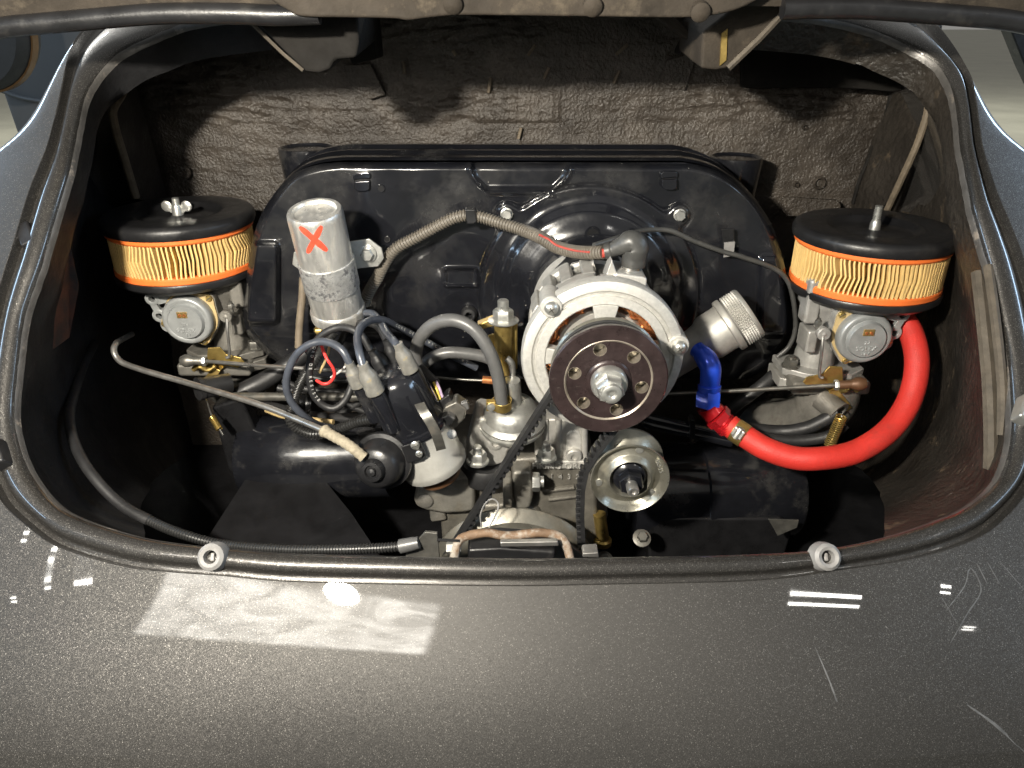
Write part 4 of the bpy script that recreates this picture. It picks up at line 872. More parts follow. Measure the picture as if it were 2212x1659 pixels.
m = MB(); m.tube(resample(LY(.659, (1108, 1012), (1135, 1017), (1140, 1015)), .004), .003, 8); m.build('gasket_edge', M['cast_light'], st)

# ================================================================ fuel pump
fp = thing('fuel_pump', 'silver fuel pump with round dome left of the alternator', 'fuel pump', D(1060, 1010, .655))
c = D(1106, 905, .668); ax = Vector((0, -.18, 1)).normalized(); R = 72*px2m(1106, 905, .668)
m = MB(); m.lathe(c, ax, [(R*.80, -.012), (R*.97, -.009), (R*1.0, -.006), (R, -.0045), (R*.93, -.0035), (R*.93, -.002), (R*1.0, -.001), (R, .001), (R*.95, .003), (R*.86, .005), (R*.80, .011), (R*.76, .014), (R*.70, .017), (R*.42, .022)], 64); m.build('diaphragm_housing', M['zinc'], fp)
m = MB(); m.lathe(c+ax*.020, ax, [(R*.30, 0), (R*.29, .012), (R*.275, .014), (R*.265, .026), (R*.23, .0295), (0, .0305)], 40); top = m.build('cap', M['zinc'], fp)
m = MB(); m.tube(cat(L3((1106, 818, .668), (1107, 800, .668), (1104, 784, .668), (1094, 774, .669)), 6), .0036, 10); m.build('outlet_pipe', M['steel'], fp)
m = MB(); m.prism(LY(.660, (1005, 985), (1024, 908), (1034, 902), (1128, 918), (1131, 950), (1126, 966), (1098, 974), (1090, 1000), (1060, 1010), (1030, 1012), (1008, 1004)), (0, .045, 0)); m.build('base_casting', M['cast'], fp, .003, seg=3)
m = MB(); m.lathe(D(1069, 958, .6595), NY, [(.0075, -.003), (.0075, .0012), (.0060, .002), (.0032, .002), (.003, 0), (0, 0)], 24); m.build('boss', M['cast'], fp)
o = D(1032, 998, .645); m = MB(); m.lathe(o, Z3, [(.0115, 0), (.0115, .002), (.009, .003)], 28); m.hexa(o+Z3*.003, Z3, .0095, .009); m.lathe(o+Z3*.012, Z3, [(.0046, 0), (.0046, .006), (.0036, .007), (0, .007)], 16); m.build('stud_nut', M['zinc'], fp)
m = MB(); m.lathe(D(1050, 1030, .67), Z3, [(.026, 0), (.027, .004), (.027, .016), (.025, .020)], 40); m.build('spacer', M['black_rubber'], fp)
text('cast_letters', 'MADE IN GERMANY', D(1075, 934, .6590), X3, Z3, NY, .0034, .0003, M['cast'], fp)
m = MB(); o = D(1085, 872, .646); m.ring(o, Vector((0, -.2, 1)), [(.0085, -.005), (.0096, -.005), (.0096, .005), (.0085, .005)], 28); m.box(o+Vector((-.011, -.003, 0)), X3, Y3, Z3, .009, .007, .010); m.build('hose_clamp', M['brass'], fp, .0006)
m = MB(); m.lathe(o+Vector((-.011, -.0065, 0)), NY, [(.0042, 0), (.004, .0015), (0, .002)], 16); m.build('clamp_screw', M['zinc'], fp)
def hose(name, lab, pts, r, mt, n=8, seg=16, group=None, cat_='hose'):
    m = MB(); m.tube(resample(cat(pts, n), r*.5), r, seg); o = m.build(name, mt); 
    return tag(o, lab, cat_, group)
q = 14.5*px2m(1000, 750, .66)
hose('fuel_hose', 'thick grey rubber hose arching high into the fuel pump clamp', L3((905, 805, .68), (898, 770, .68), (905, 735, .675), (930, 705, .67), (965, 692, .665), (1000, 697, .66), (1032, 720, .655), (1060, 765, .65), (1077, 820, .648), (1084, 872, .646)), q, M['grey_rubber'])
hose('fuel_hose', 'grey rubber hose running level behind the arching fuel hose', L3((890, 830, .70), (905, 800, .70), (930, 775, .70), (965, 762, .70), (1010, 764, .70), (1050, 772, .70), (1082, 790, .70)), q*.95, M['grey_rubber'])
# ================================================================ brass throttle cross shaft
tb_ = thing('throttle_pivot', 'brass throttle pivot with a nut on top left of the alternator', 'throttle pivot', D(1090, 800, .70))
a_, b_ = D(1087, 805, .70), D(1087, 694, .70); m = MB(); m.lathe(a_, b_-a_, [(.0092, 0), (.0092, (b_-a_).length)], 24); m.build('sleeve', M['brass'], tb_)
m = MB(); m.lathe(b_, Z3, [(.0155, 0), (.0158, .0015), (.010, .003), (.0096, .003)], 28); m.hexa(b_+Z3*.003, Z3, .0105, .010); m.lathe(b_+Z3*.013, Z3, [(.0056, 0), (.0056, .009), (.0045, .010), (0, .010)], 16); m.build('top_nut', M['zinc'], tb_)
m = MB(); m.prism(LY(.700, (1030, 702), (1072, 686), (1085, 690), (1085, 700), (1040, 712), (1032, 716)), (0, .012, 0)); m.build('arm', M['brass'], tb_, .001)
m = MB(); m.prism(LY(.705, (1100, 702), (1118, 700), (1118, 800), (1100, 800)), (0, .012, 0)); m.build('guide_channel', M['brass'], tb_, .002)
m = MB(); m.prism(LY(.70, (1054, 726), (1070, 722), (1072, 776), (1062, 772), (1066, 756), (1056, 748)), (0, .004, 0)); m.build('clip', M['brass'], tb_, .0008)
hose('throttle_cable', 'thin brass ended rod level with the fuel pump dome', L3((930, 815, .715), (1000, 820, .71), (1075, 823, .705)), .0014, M['steel_dark'], cat_='cable')
m = MB(); m.tube(LY(.705, (1042, 820), (1076, 823)), .0042, 10); tag(m.build('cable_ferrule', M['copper']), 'copper coloured ferrule on the thin rod beside the fuel pump', 'ferrule')

# ================================================================ distributor
b0 = D(940, 1004, .632); t0 = D(846, 808, .628)
ax = (t0-b0).normalized()
dis = thing('distributor', 'distributor with glossy black cap and pale grey body leaning left', 'distributor', b0)
K = px2m(900, 900, .63); Hh = (t0-b0).length
du, dv, dn = frame(ax, NY)                                      # dv points at the camera, du to the side
def DP(a, c, h): return b0+du*a+dv*c+ax*h
R = 70*K
m = MB(); m.lathe(b0, ax, [(R*.42, -.012), (R*.52, -.008), (R*.92, -.004), (R*1.04, -.001), (R*1.07, .003), (R*1.07, .007), (R*1.03, .009), (R*1.02, .030), (R*.985, .032), (R*.98, .046)], 64); m.build('body', M['dist_grey'], dis)
m = MB(); m.ring(DP(0, 0, -.013), ax, [(R*.55, -.003), (R*.66, -.003), (R*.68, -.001), (R*.66, .001), (R*.55, .002)], 48); m.build('base_ring', M['rust_brown'], dis)
m = MB(); m.lathe(DP(0, 0, .047), ax, [(R*1.05, 0), (R*1.07, .002), (R*1.05, .006), (R*.98, .007), (R*.97, .011), (R*.95, .030), (R*.90, .045), (R*.84, .056), (R*.75, .062), (R*.5, .066), (0, .067)], 64); cap = m.build('cap', M['black_gloss'], dis)
def tow(name, p0, p1, r0, r1, mt, par):
    m = MB(); d = (p1-p0); m.lathe(p0, d, [(r0, 0), (r0*.97, d.length*.9), (r1, d.length), (0, d.length)], 28); return m.build(name, mt, par)
def bootm(p0, p1, r, par=None):
    d = p1-p0; l = d.length; m = MB(); m.lathe(p0, d, [(r*.86, 0), (r*1.0, .001), (r*1.02, .002), (r*.97, .004), (r*.95, l*.58), (r*.88, l*.64), (r*.62, l*.80), (r*.58, l*.84), (r*.55, l), (0, l)], 32); return m.build('lead_boot', M['boot'], par)
KB = px2m(820, 820, .62)
towers = [((929, 881, .628), (891, 803, .618), (888, 801, .617), (859, 742, .612), 17.5, True),
          ((852, 926, .604), (813, 850, .597), (812, 848, .596), (783, 786, .592), 19, True),
          ((812, 905, .632), (777, 836, .625), (776, 834, .625), (754, 783, .622), 17, True),
          ((860, 850, .655), (836, 806, .652), (835, 804, .652), (804, 757, .65), 18, False),
          ((880, 850, .665), (858, 790, .66), (857, 788, .66), (835, 735, .658), 16, False)]
for (a, b, c, d, r, front) in towers:
    tow('cap_tower', D(*a), D(*b), r*.95*KB, r*.80*KB, M['black_gloss'], cap)
bp = [DP(*q) for q in ((0, 0, 0),)]
m = MB(); m.prism(L3((867, 963, .592), (907, 950, .592), (921, 980, .594), (909, 992, .594), (880, 998, .592)), (.0, -.0022, .0)); pl = m.build('plate', M['black_satin'], dis, .0006)
for (qx, qy, r) in ((897, 961, .0042), (905.5, 979.5, .0034)):
    o = D(qx, qy, .590); m = MB(); m.lathe(o, NY, [(r, 0), (r, .0015), (r*.8, .0022), (0, .0024)], 20); s_ = m.build('screw', M['zinc'], pl)
    m = MB(); m.box(o+NY*.0024, Vector((.9, 0, .4)), NY, Vector((-.4, 0, .9)), r*1.7, .0004, .0007); m.build('slot', M['steel_dark'], s_)
m = MB(); P_ = resample(cat(L3((906, 872, .585), (912, 884, .578), (925, 905, .572), (939, 931, .572), (948, 955, .576), (953, 972, .582)), 6), .003); vs = []
for p in P_: vs += [p-Vector((.0044, 0, .0012)), p+Vector((.0044, 0, .0012)), p+Vector((.0044, .0012, .0012)), p-Vector((.0044, -.0012, .0012))]
fs = [(0, 1, 2, 3), tuple(4*(len(P_)-1)+k for k in (3, 2, 1, 0))]
for i in range(len(P_)-1):
    for k in range(4): fs.append((4*i+k, 4*i+4+k, 4*i+4+(k+1) % 4, 4*i+(k+1) % 4))
m.add(vs, fs); m.build('cap_clip', M['steel_dark'], dis)
# vacuum unit
o = D(826, 996, .598); n = (D(793, 1030, .56)-o).normalized(); Rv = 63*px2m(830, 1000, .6)
m = MB(); m.lathe(o, n, [(Rv*.5, -.012), (Rv*.9, -.010), (Rv*1.0, -.006), (Rv*1.02, -.002), (Rv*1.0, .001), (Rv*.86, .002), (Rv*.83, .004), (Rv*.80, .012), (Rv*.72, .018), (Rv*.62, .0205), (Rv*.40, .022), (Rv*.38, .026), (Rv*.34, .029), (Rv*.24, .0295), (Rv*.20, .027), (Rv*.15, .027), (Rv*.13, .030), (0, .031)], 56); m.build('vacuum_can', M['black_satin'], dis)
# wiring plug
m = MB(); m.prism(LY(.628, (950, 912), (960, 880), (985, 868), (1008, 884), (1004, 905), (985, 925), (965, 932)), (0, .02, 0)); m.build('socket', M['steel_dark'], dis, .002)
m = MB(); m.prism(LY(.620, (948, 905), (968, 896), (985, 905), (972, 922), (955, 920)), (0, .012, 0)); m.build('socket_lip', M['grey_rubber'], dis, .002)
m = MB(); m.prism(LY(.634, (946, 868), (970, 850), (978, 868), (975, 890), (952, 893)), (0, .016, 0)); m.build('plug', M['black_satin'], dis, .002)
m = MB(); m.prism(LY(.630, (994, 872), (1010, 868), (1014, 884), (1000, 892)), (0, .006, 0)); m.build('latch', M['grey_rubber'], dis, .001)
m = MB(); m.sphere(D(976, 938, .60), .0046, 16); m.build('rivet', M['print_white'], dis)
for k, (mt, lab, dx) in enumerate(((M['yellow_wire'], 'thin yellow wire entering the distributor plug', 0), (M['purple_wire'], 'thin mauve wire entering the distributor plug', 7))):
    hose('plug_wire', lab, L3((936+dx, 825, .65), (942+dx, 838, .64), (947+dx, 852, .638), (954+dx, 872, .636)), .0014, mt, cat_='wire', group='distributor plug wires')
hose('cable_sleeve', 'black sleeve feeding the two thin wires to the distributor plug', L3((905, 795, .67), (920, 808, .665), (940, 828, .65)), .0052, M['black_rubber'], cat_='sleeve')
# braided vacuum hose and its steel pipe
P_ = cat(L3((699, 930, .60), (720, 942, .592), (740, 953, .586), (762, 968, .58), (786, 988, .578)), 8); P_ = resample(P_, .0016)
m = MB(); m.tube(P_, [.0050*(1+.06*math.sin(i*1.9)+(.25 if i < 3 else 0)*random.random()) for i in range(len(P_))], 14); tag(m.build('braided_hose', M['braid']), 'short tan braided hose from the steel pipe to the vacuum can', 'hose')
hose('vacuum_pipe', 'long thin bent steel pipe crossing from left wall to braided hose', L3((285, 722, .80), (262, 734, .75), (250, 743, .72), (246, 758, .71), (255, 776, .705), (275, 788, .70), (330, 806, .69), (411, 829, .675), (557, 873, .64), (640, 905, .618), (702, 931, .602)), .0031, M['steel'], cat_='pipe')

# ================================================================ ignition leads
leads = [('grey ignition lead from coil base to nearest right boot', L3((790, 676, .71), (806, 678, .70), (822, 696, .68), (838, 722, .65), (852, 738, .62), (860, 748, .612)), M['cable_blue']),
         ('grey ignition lead curving up from the middle boot over to the right', L3((784, 790, .593), (776, 760, .60), (772, 730, .62), (780, 706, .64), (800, 692, .66), (830, 692, .68), (862, 708, .70), (905, 730, .72), (960, 760, .73), (1030, 795, .735)), M['cable_blue']),
         ('ignition lead making the widest loop left of the distributor', L3((756, 786, .622), (742, 760, .625), (722, 744, .63), (694, 738, .635), (665, 746, .635), (639, 768, .635), (622, 804, .635), (619, 840, .635), (632, 872, .637), (656, 898, .64), (685, 917, .65), (720, 925, .67)), M['cable_blue']),
         ('ignition lead making the smaller inner loop left of the distributor', L3((800, 755, .65), (784, 728, .652), (762, 712, .655), (735, 707, .66), (708, 716, .66), (685, 735, .66), (672, 768, .66), (668, 812, .66), (677, 852, .66), (699, 876, .66), (724, 882, .66), (746, 864, .665), (758, 838, .67), (762, 815, .68)), M['black_rubber']),
         ('dark ignition lead behind the coil lead boot', L3((835, 735, .658), (822, 712, .67), (806, 700, .69), (780, 697, .71), (750, 712, .73), (735, 740, .74)), M['black_rubber'])]
ld = []
for (lab, P_, mt), ti in zip(leads, (0, 1, 2, 3, 4)):
    (a, b, c, d__, r, front) = towers[ti]
    t = thing('ignition_lead', lab, 'ignition lead', D(*c), 'ignition leads'); ld.append(t)
    m = MB(); m.tube(resample(cat(P_, 8), .004), 8.6*KB, 16); m.build('cable', mt, t)
    o = bootm(D(*c), D(*d__), r*KB*1.08, t)
    if not front: o.data.materials[0] = M['black_rubber']
# pale print on the two dark leads
def print_on(path, word, a, b, r, side):
    Q = resample(cat(path, 10), .0005); n = len(Q); i0, i1 = int(n*a), int(n*b); step = (i1-i0)/len(word)
    m = MB()
    for k, ch in enumerate(word):
        if ch == ' ': continue
        i = int(i0+k*step); p = Q[i]; tdir = (Q[min(i+4, n-1)]-Q[i-4]).normalized(); nn = (Vector((0, 0, CZ))-p).normalized(); nn = (nn-tdir*nn.dot(tdir)).normalized(); up = nn.cross(tdir)*side
        nn2 = (nn+up*.25).normalized(); o = p+nn2*(r*1.03)
        c_ = bpy.data.curves.new('t', 'FONT'); c_.body = ch; c_.size = .0042; c_.align_x = 'CENTER'; c_.align_y = 'CENTER'
        t_ = bpy.data.objects.new('t', c_); COL.objects.link(t_); me = bpy.data.meshes.new_from_object(t_); bpy.data.objects.remove(t_)
        uu_ = tdir*side; vv = nn2.cross(uu_)
        m.add([o+uu_*w_.co.x+vv*w_.co.y for w_ in me.vertices], [tuple(f_.vertices) for f_ in me.polygons]); bpy.data.meshes.remove(me)
    return m
m = print_on(leads[3][1], 'CORD DE RESISTE', .36, .72, 8.6*KB, 1); m.build('print', M['print_white'], ld[3])
m = print_on(leads[1][1], 'CORE DE SERVICE RESIST', .50, .96, 8.6*KB, 1); m.build('print', M['print_white'], ld[1])

# ================================================================ corrugated conduits, small wires
P_ = cat(L3((786, 655, .775), (800, 625, .77), (816, 598, .765), (832, 566, .762), (857, 536, .762), (903, 511, .762), (951, 485, .762), (987, 469, .762), (1016, 465, .762), (1047, 471, .76), (1081, 482, .755), (1129, 497, .745), (1165, 512, .73), (1201, 533, .715), (1237, 543, .70), (1273, 546, .685), (1303, 545, .676)), 10)
cd = thing('wiring_conduit', 'brown grey corrugated conduit arching over the fan shroud to the alternator', 'conduit', P_[60])
m = MB(); m.ctube(P_, .0058, .0032, .12, 14); m.build('sleeve', M['conduit'], cd)
m = MB(); Q = L3((1165, 507, .7235), (1185, 517, .715), (1205, 531, .7075), (1240, 541, .692), (1275, 545, .6775)); m.tube(cat(Q, 6), .0011, 8); m.tube(LY(.674, (1300, 547), (1314, 546)), .0042, 10); m.build('red_core', M['red_dull'], cd)
b0_, b1_, b2_ = D(1306, 543, .675), D(1348, 532, .672), D(1369, 527, .672)
P_b = resample(cat([b0_, D(1322, 540, .674), D(1345, 530, .672), D(1362, 524, .672), D(1372, 533, .672), D(1370, 556, .672), D(1368, 574, .672)], 8), .001); nb = len(P_b)
def br(t): return np.interp(t, [0, .1, .14, .3, .5, .68, .85, .93, 1], [.0072, .0074, .0066, .0080, .0116, .0128, .0112, .0116, .0110])
m = MB(); m.tube(P_b, [float(br(i/(nb-1))) for i in range(nb)], 24); m.build('rubber_boot', M['boot_dark'], cd)
m = MB(); o = D(1016, 466, .757); m.prism(LY(.753, (1004, 452), (1027, 452), (1030, 476), (1026, 484), (1008, 485), (1006, 470)), (0, .012, 0)); m.build('clip', M['black_paint'], cd, .0015)
m = MB(); m.ctube(cat(L3((722, 718, .72), (700, 745, .71), (687, 768, .70), (665, 800, .69), (646, 835, .68), (634, 872, .67), (625, 900, .665), (640, 924, .665), (675, 938, .665), (718, 931, .665), (771, 912, .66), (812, 904, .655)), 10), .0050, .0032, .11, 12); tag(m.build('black_conduit', M['conduit_black']), 'black corrugated conduit curling under the ignition lead loops', 'conduit')
hose('red_wire', 'thin red wire looping inside the ignition lead loops', L3((694, 745, .66), (699, 760, .66), (708, 778, .655), (720, 796, .655), (722, 812, .655), (712, 826, .655), (698, 829, .655), (684, 822, .66)), .0016, M['red_wire'], cat_='wire')
hose('green_wire', 'thin grey green wire beside the red wire loop', L3((712, 745, .675), (708, 765, .675), (700, 785, .675), (690, 805, .675)), .0014, M['gasket'], cat_='wire')
hose('white_wire', 'thin white wire left of the boots above the steel rods', L3((752, 785, .68), (735, 802, .68), (715, 815, .69)), .0012, M['white_wire'], cat_='wire')
hose('taped_cable', 'brown taped cable hanging beside the coil', L3((655, 600, .77), (653, 640, .765), (649, 680, .76), (646, 715, .755), (645, 752, .75)), .0042, M['rubber_strip'], cat_='cable')
hose('thin_cable', 'thin braided dark cable drooping across the right of the shroud', L3((1283, 530, .70), (1333, 514, .72), (1381, 500, .75), (1417, 496, .765), (1453, 500, .768), (1500, 521, .77), (1560, 543, .772), (1600, 554, .772), (1668, 578, .775), (1700, 605, .775), (1714, 650, .775), (1718, 710, .775), (1704, 748, .775), (1680, 770, .775)), .0026, M['boot_dark'], cat_='cable')
# rods and harness behind the distributor
hose('throttle_rod', 'slim steel throttle rod from the left carburettor ball joint', L3((440, 780, .75), (530, 787, .735), (616, 793, .72), (700, 799, .71), (775, 804, .70)), .0021, M['steel'], cat_='rod')
hose('throttle_rod', 'slim steel throttle rod from the right carburettor behind the blue elbow', L3((1440, 851, .72), (1550, 846, .712), (1700, 838, .70), (1806, 832, .69)), .0022, M['steel_dark'], cat_='rod')
for (pts, lab) in ((((402, 779, .752), (446, 780, .75)), 'dark ball joint on the left throttle rod'), (((1802, 832, .69), (1858, 829, .688)), 'rusty ball joint on the right throttle rod')):
    a_, b_ = D(*pts[0]), D(*pts[1]); l = (b_-a_).length; flip = pts[0][0] > 1000
    t = thing('ball_joint', lab, 'ball joint', a_, 'throttle ball joints')
    A0, B0 = (a_, b_) if not flip else (b_, a_)
    m = MB(); m.lathe(A0, B0-A0, [(0, -.007), (.005, -.0055), (.0072, -.001), (.0070, .004), (.0052, .008), (.0045, .010), (.0045, l*.9), (.0035, l), (0, l)], 24); m.build('socket', M['rust_brown'] if flip else M['steel_dark'], t)
    m = MB(); m.hexa(B0-(B0-A0).normalized()*.004, B0-A0, .0056, .004); m.build('lock_nut', M['zinc'], t)
hose('heater_rod', 'black tube lying level behind the ignition loops', L3((505, 857, .74), (640, 857, .73), (780, 857, .72)), .0048, M['steel_dark'], cat_='tube')
hose('control_rod', 'dark tube below the level tube behind the ignition loops', L3((560, 872, .75), (680, 900, .72), (790, 905, .70)), .0058, M['black_rubber'], cat_='tube')
hose('rubber_hose', 'dark hose slanting down from under the shroud at the left', L3((660, 762, .80), (620, 790, .79), (575, 820, .78), (525, 845, .77), (500, 858, .77)), .0105, M['black_rubber'])
hose('yellow_cable', 'dull yellow cable under the level tubes at the left', L3((575, 885, .72), (610, 898, .71), (660, 905, .70), (720, 912, .69)), .003, M['gasket'], cat_='cable')
for k, (pts, r) in enumerate(((((610, 820), (650, 838), (720, 846), (790, 848)), .0035), (((600, 838), (660, 850), (740, 870), (790, 890)), .004), (((640, 890), (700, 905), (760, 880), (800, 850)), .0042), (((660, 812), (720, 822), (790, 818)), .003))):
    hose('harness_wire', ['black harness wire just above the level tube', 'black harness wire sloping under the level tube', 'black harness wire bending up beside the distributor cap', 'black harness wire below the throttle rod'][k], [D(x, y, .735) for x, y in pts], r, M['black_rubber'], cat_='wire', group='harness wires')
m = MB(); o = D(660, 870, .70); m.ring(o, X3, [(.011, -.003), (.0125, -.003), (.0125, .003), (.011, .003)], 20); tag(m.build('cable_tie', M['black_paint']), 'black tie band around the tubes left of the distributor', 'cable tie')
# intake manifolds
t = thing('intake_manifold', 'dark cast intake manifold under the right carburettor', 'intake manifold', D(1740, 930, .74))
P_ = resample(cat(L3((1790, 815, .745), (1788, 850, .745), (1765, 885, .75), (1720, 905, .765), (1680, 915, .79), (1640, 930, .82)), 8), .004); m = MB(); m.tube(P_, [.030+.004*math.sin(i*.25) for i in range(len(P_))], 28); m.build('runner', M['cast_dark'], t)
m = MB(); m.box(D(1775, 815, .75), X3, Z3, Y3, .085, .016, .06); m.build('flange', M['cast_dark'], t, .004)
m = MB(); a_, b_ = D(1775, 860, .72), D(1812, 893, .70); m.lathe(a_, b_-a_, [(.013, 0), (.0125, (b_-a_).length*.8), (.0135, (b_-a_).length), (.0095, (b_-a_).length), (.009, .01)], 24); m.build('stub', M['cast_dark'], t)
t = thing('intake_manifold', 'dark intake manifold in shadow under the left carburettor', 'intake manifold', D(500, 850, .80))
P_ = resample(cat(L3((470, 780, .82), (480, 815, .82), (520, 845, .82), (580, 860, .82)), 8), .004); m = MB(); m.tube(P_, .028, 24); m.build('runner', M['steel_dark'], t)
m = MB(); m.box(D(480, 778, .81), X3, Z3, Y3, .085, .016, .06); m.build('flange', M['cast_dark'], t, .004)
m = MB(); a_, b_ = D(495, 828, .76), D(440, 838, .74); m.lathe(a_, b_-a_, [(.012, 0), (.012, .03), (.013, .031), (.013, .036), (0, .036)], 24); m.build('stub', M['black_rubber'], t)
hose('breather_hose', 'thin black hose looping under the right manifold', L3((1600, 925, .72), (1680, 932, .715), (1740, 925, .705), (1785, 905, .70), (1808, 890, .70)), .0072, M['black_rubber'])
hose('breather_hose', 'thin black hose behind the return spring at the right', L3((1640, 945, .70), (1720, 952, .695), (1790, 942, .69), (1826, 915, .69)), .0062, M['black_rubber'])
hose('rubber_hose', 'dark hose slanting from the shroud corner to the right manifold', L3((1722, 775, .79), (1690, 795, .78), (1650, 830, .77), (1610, 860, .77), (1570, 890, .77)), .0075, M['black_rubber'])
for (a, b, lab, mt) in (((1826, 880, .68), (1790, 965, .68), 'brass return spring hanging from the right throttle lever', M['brass']), ((418, 835, .73), (482, 940, .70), 'thin return spring hanging from the left throttle lever', M['brass'])):
    a_, b_ = D(*a), D(*b); t = thing('return_spring', lab, 'spring', b_, 'return springs'); d = (b_-a_); u, v, n = frame(d)
    f0, f1 = (.22, .95) if a[0] > 1000 else (.62, .88)
    P_ = []; N_ = 15 if a[0] > 1000 else 10
    for i in range(N_*12+1):
        q = i/(N_*12); an = 2*PI*N_*q; P_.append(a_+d*(f0+(f1-f0)*q)+(u*math.cos(an)+v*math.sin(an))*(.0052 if a[0] > 1000 else .0030))
    m = MB(); m.tube(P_, .0009, 6); m.build('coil', mt, t)
    m = MB(); top = PRr(.004, -.083, .0) if a[0] > 1000 else PL(.003, -.082, .0); m.tube([top, a_+d*f0], .0009, 6); m.tube([a_+d*f1, b_], .0009, 6); m.build('hook', M['steel'], t)
for k, dy in enumerate((0, 14)):
    hose('coolant_tube', ['upper shiny black tube running under the alternator to the hose clamp', 'lower shiny black tube running under the alternator to the hose clamp'][k], L3((1380, 896+dy, .735), (1416, 906+dy, .73), (1490, 922+dy, .725), (1580, 942+dy, .72)), .0052, M['black_gloss'], cat_='tube', group='black tubes under the alternator')
m = MB(); m.prism(LY(.715, (1492, 908), (1502, 908), (1502, 950), (1490, 950)), (0, .014, 0)); tag(m.build('cable_tie', M['black_paint'], None, .001), 'black tie band around the two tubes under the alternator', 'cable tie')

# ================================================================ oil filler, fitting, red hose
o0, o1 = D(1470, 768, .735), D(1662, 648, .738); ax = (o1-o0).normalized(); Lh = (o1-o0).length
oil = thing('oil_filler', 'silver oil filler neck with knurled cap right of the alternator', 'oil filler', o0)
k = px2m(1560, 710, .715)*1.06
m = MB(); m.lathe(o0, ax, [(38*k, -.02), (39*k, Lh*.18), (42*k, Lh*.26), (48*k, Lh*.31), (50*k, Lh*.34), (50*k, Lh*.50), (52*k, Lh*.53)], 56); m.build('neck', M['cast'], oil)
m = MB(); m.lathe(o0+ax*Lh*.52, ax, [(52*k, 0), (58*k, .001), (59*k, .0025), (59*k, .0070), (58*k, .0078), (52*k, .0079), (51*k, .0096)], 64); m.build('collar', M['cast'], oil)
kn = MB(); h0, h1 = Lh*.52+.0095, Lh*.52+.0245; n = 64; LV = 6; vs = []; fs = []
u, v, nn = frame(ax); Rk = 55.5*k
def kp(r, j, i): an = 2*PI*j/n; return o0+(u*math.cos(an)+v*math.sin(an))*r+ax*(h0+(h1-h0)*i/LV)
for i in range(LV):
    for j in range(n):
        b4 = len(vs); vs += [kp(Rk, j, i), kp(Rk, j+1, i), kp(Rk, j+1, i+1), kp(Rk, j, i+1), kp(Rk+.0016, j+.5, i+.5)]
        fs += [(b4, b4+1, b4+4), (b4+1, b4+2, b4+4), (b4+2, b4+3, b4+4), (b4+3, b4, b4+4)]
kn.add(vs, fs); kn.build('knurled_band', M['cast'], oil, angle=5)
m = MB(); m.lathe(o0+ax*h1, ax, [(57*k, 0), (58*k, .001), (57*k, .003), (54*k, .0045), (20*k, .005), (0, .005)], 64); m.build('cap_top', M['cast'], oil)
el = thing('blue_elbow', 'blue anodised elbow fitting below the oil filler', 'hose fitting', D(1530, 870, .69))
P_ = resample(cat(L3((1506, 755, .712), (1517, 765, .705), (1530, 783, .698), (1535, 800, .695), (1533, 835, .692)), 8), .0015); k = px2m(1530, 800, .695); nb = len(P_)
m = MB(); m.tube(P_, [float(np.interp(i/(nb-1), [0, .12, .16, .35, .6, 1], [19, 19, 21, 24, 23, 22]))*k for i in range(nb)], 28); m.build('elbow', M['blue_anod'], el)
a_, b_ = D(1532, 838, .691), D(1529, 878, .688); m = MB(); m.lathe(a_, (a_-b_), [(24*k, -.004), (25.5*k, 0), (25*k, .003), (22*k, .0035)], 32); m.build('collar', M['blue_anod'], el)
m = MB(); d = b_-a_; m.lathe(a_, d, [(26*k, .002), (29*k, .004), (29*k, d.length*.95), (26*k, d.length)], 6, ref=Vector((.2, -1, 0))); m.build('hex_nut', M['blue_anod'], el)
rf = thing('red_fitting', 'red anodised hex fitting between blue elbow and red hose', 'hose fitting', D(1560, 910, .68))
a_, b_, c_ = D(1529, 876, .688), D(1546, 896, .684), D(1572, 922, .68)
m = MB(); m.tube(resample(cat([a_, D(1534, 884, .687), b_], 5), .0015), 26*k, 24); m.build('bend', M['red_anod'], rf)
d = (c_-b_); m = MB(); m.lathe(b_, d, [(26*k, 0), (30*k, .001), (30*k, .008), (27*k, .009)], 6); m.build('hex_nut', M['red_anod'], rf)
m = MB(); pr = [(25*k, .008)]
for i in range(6): pr += [(26*k, .0095+i*.002), (23.5*k, .0105+i*.002)]
m.lathe(b_, d, pr+[(22*k, d.length+.004)], 32); m.build('threads', M['red_anod'], rf)
HP = cat(L3((1574, 918, .68), (1590, 930, .675), (1612, 944, .668), (1654, 969, .655), (1710, 988, .645), (1766, 991, .64), (1836, 980, .645), (1892, 952, .655), (1934, 914, .67), (1964, 865, .685), (1979, 809, .70), (1979, 760, .715), (1966, 715, .735), (1945, 682, .75), (1930, 664, .76)), 12)
rh = thing('red_hose', 'thick red ribbed hose sweeping round to the right carburettor', 'hose', HP[60])
Q = resample(HP, .0011); kk = 25.5*px2m(1766, 990, .645)
m = MB(); m.tube(Q, kk, 40)
for i_ in range(len(Q)):                                       # woven cover: raised lozenges
    for j_ in range(40):
        p_ = Vector(m.v[i_*40+j_]); c_ = Q[i_]; m.v[i_*40+j_] = tuple(c_+(p_-c_)*(1+.011*math.sin(i_*1.25+j_*PI/2)*math.sin(i_*1.25-j_*PI/2)))
m.build('tube', M['red_hose'], rh)
o = D(1598, 935, .672); d = HP[20]-HP[8]
m = MB(); u, v, nn = frame(d); m.ring(o, d, [(kk*1.0, -.0065), (kk*1.06, -.0065), (kk*1.06, .0065), (kk*1.0, .0065)], 40); hc = m.build('hose_clamp', M['brass'], rh)
so = o+(Vector((0, -.75, .2))-nn*Vector((0, -.75, .2)).dot(nn)).normalized()*kk*1.15
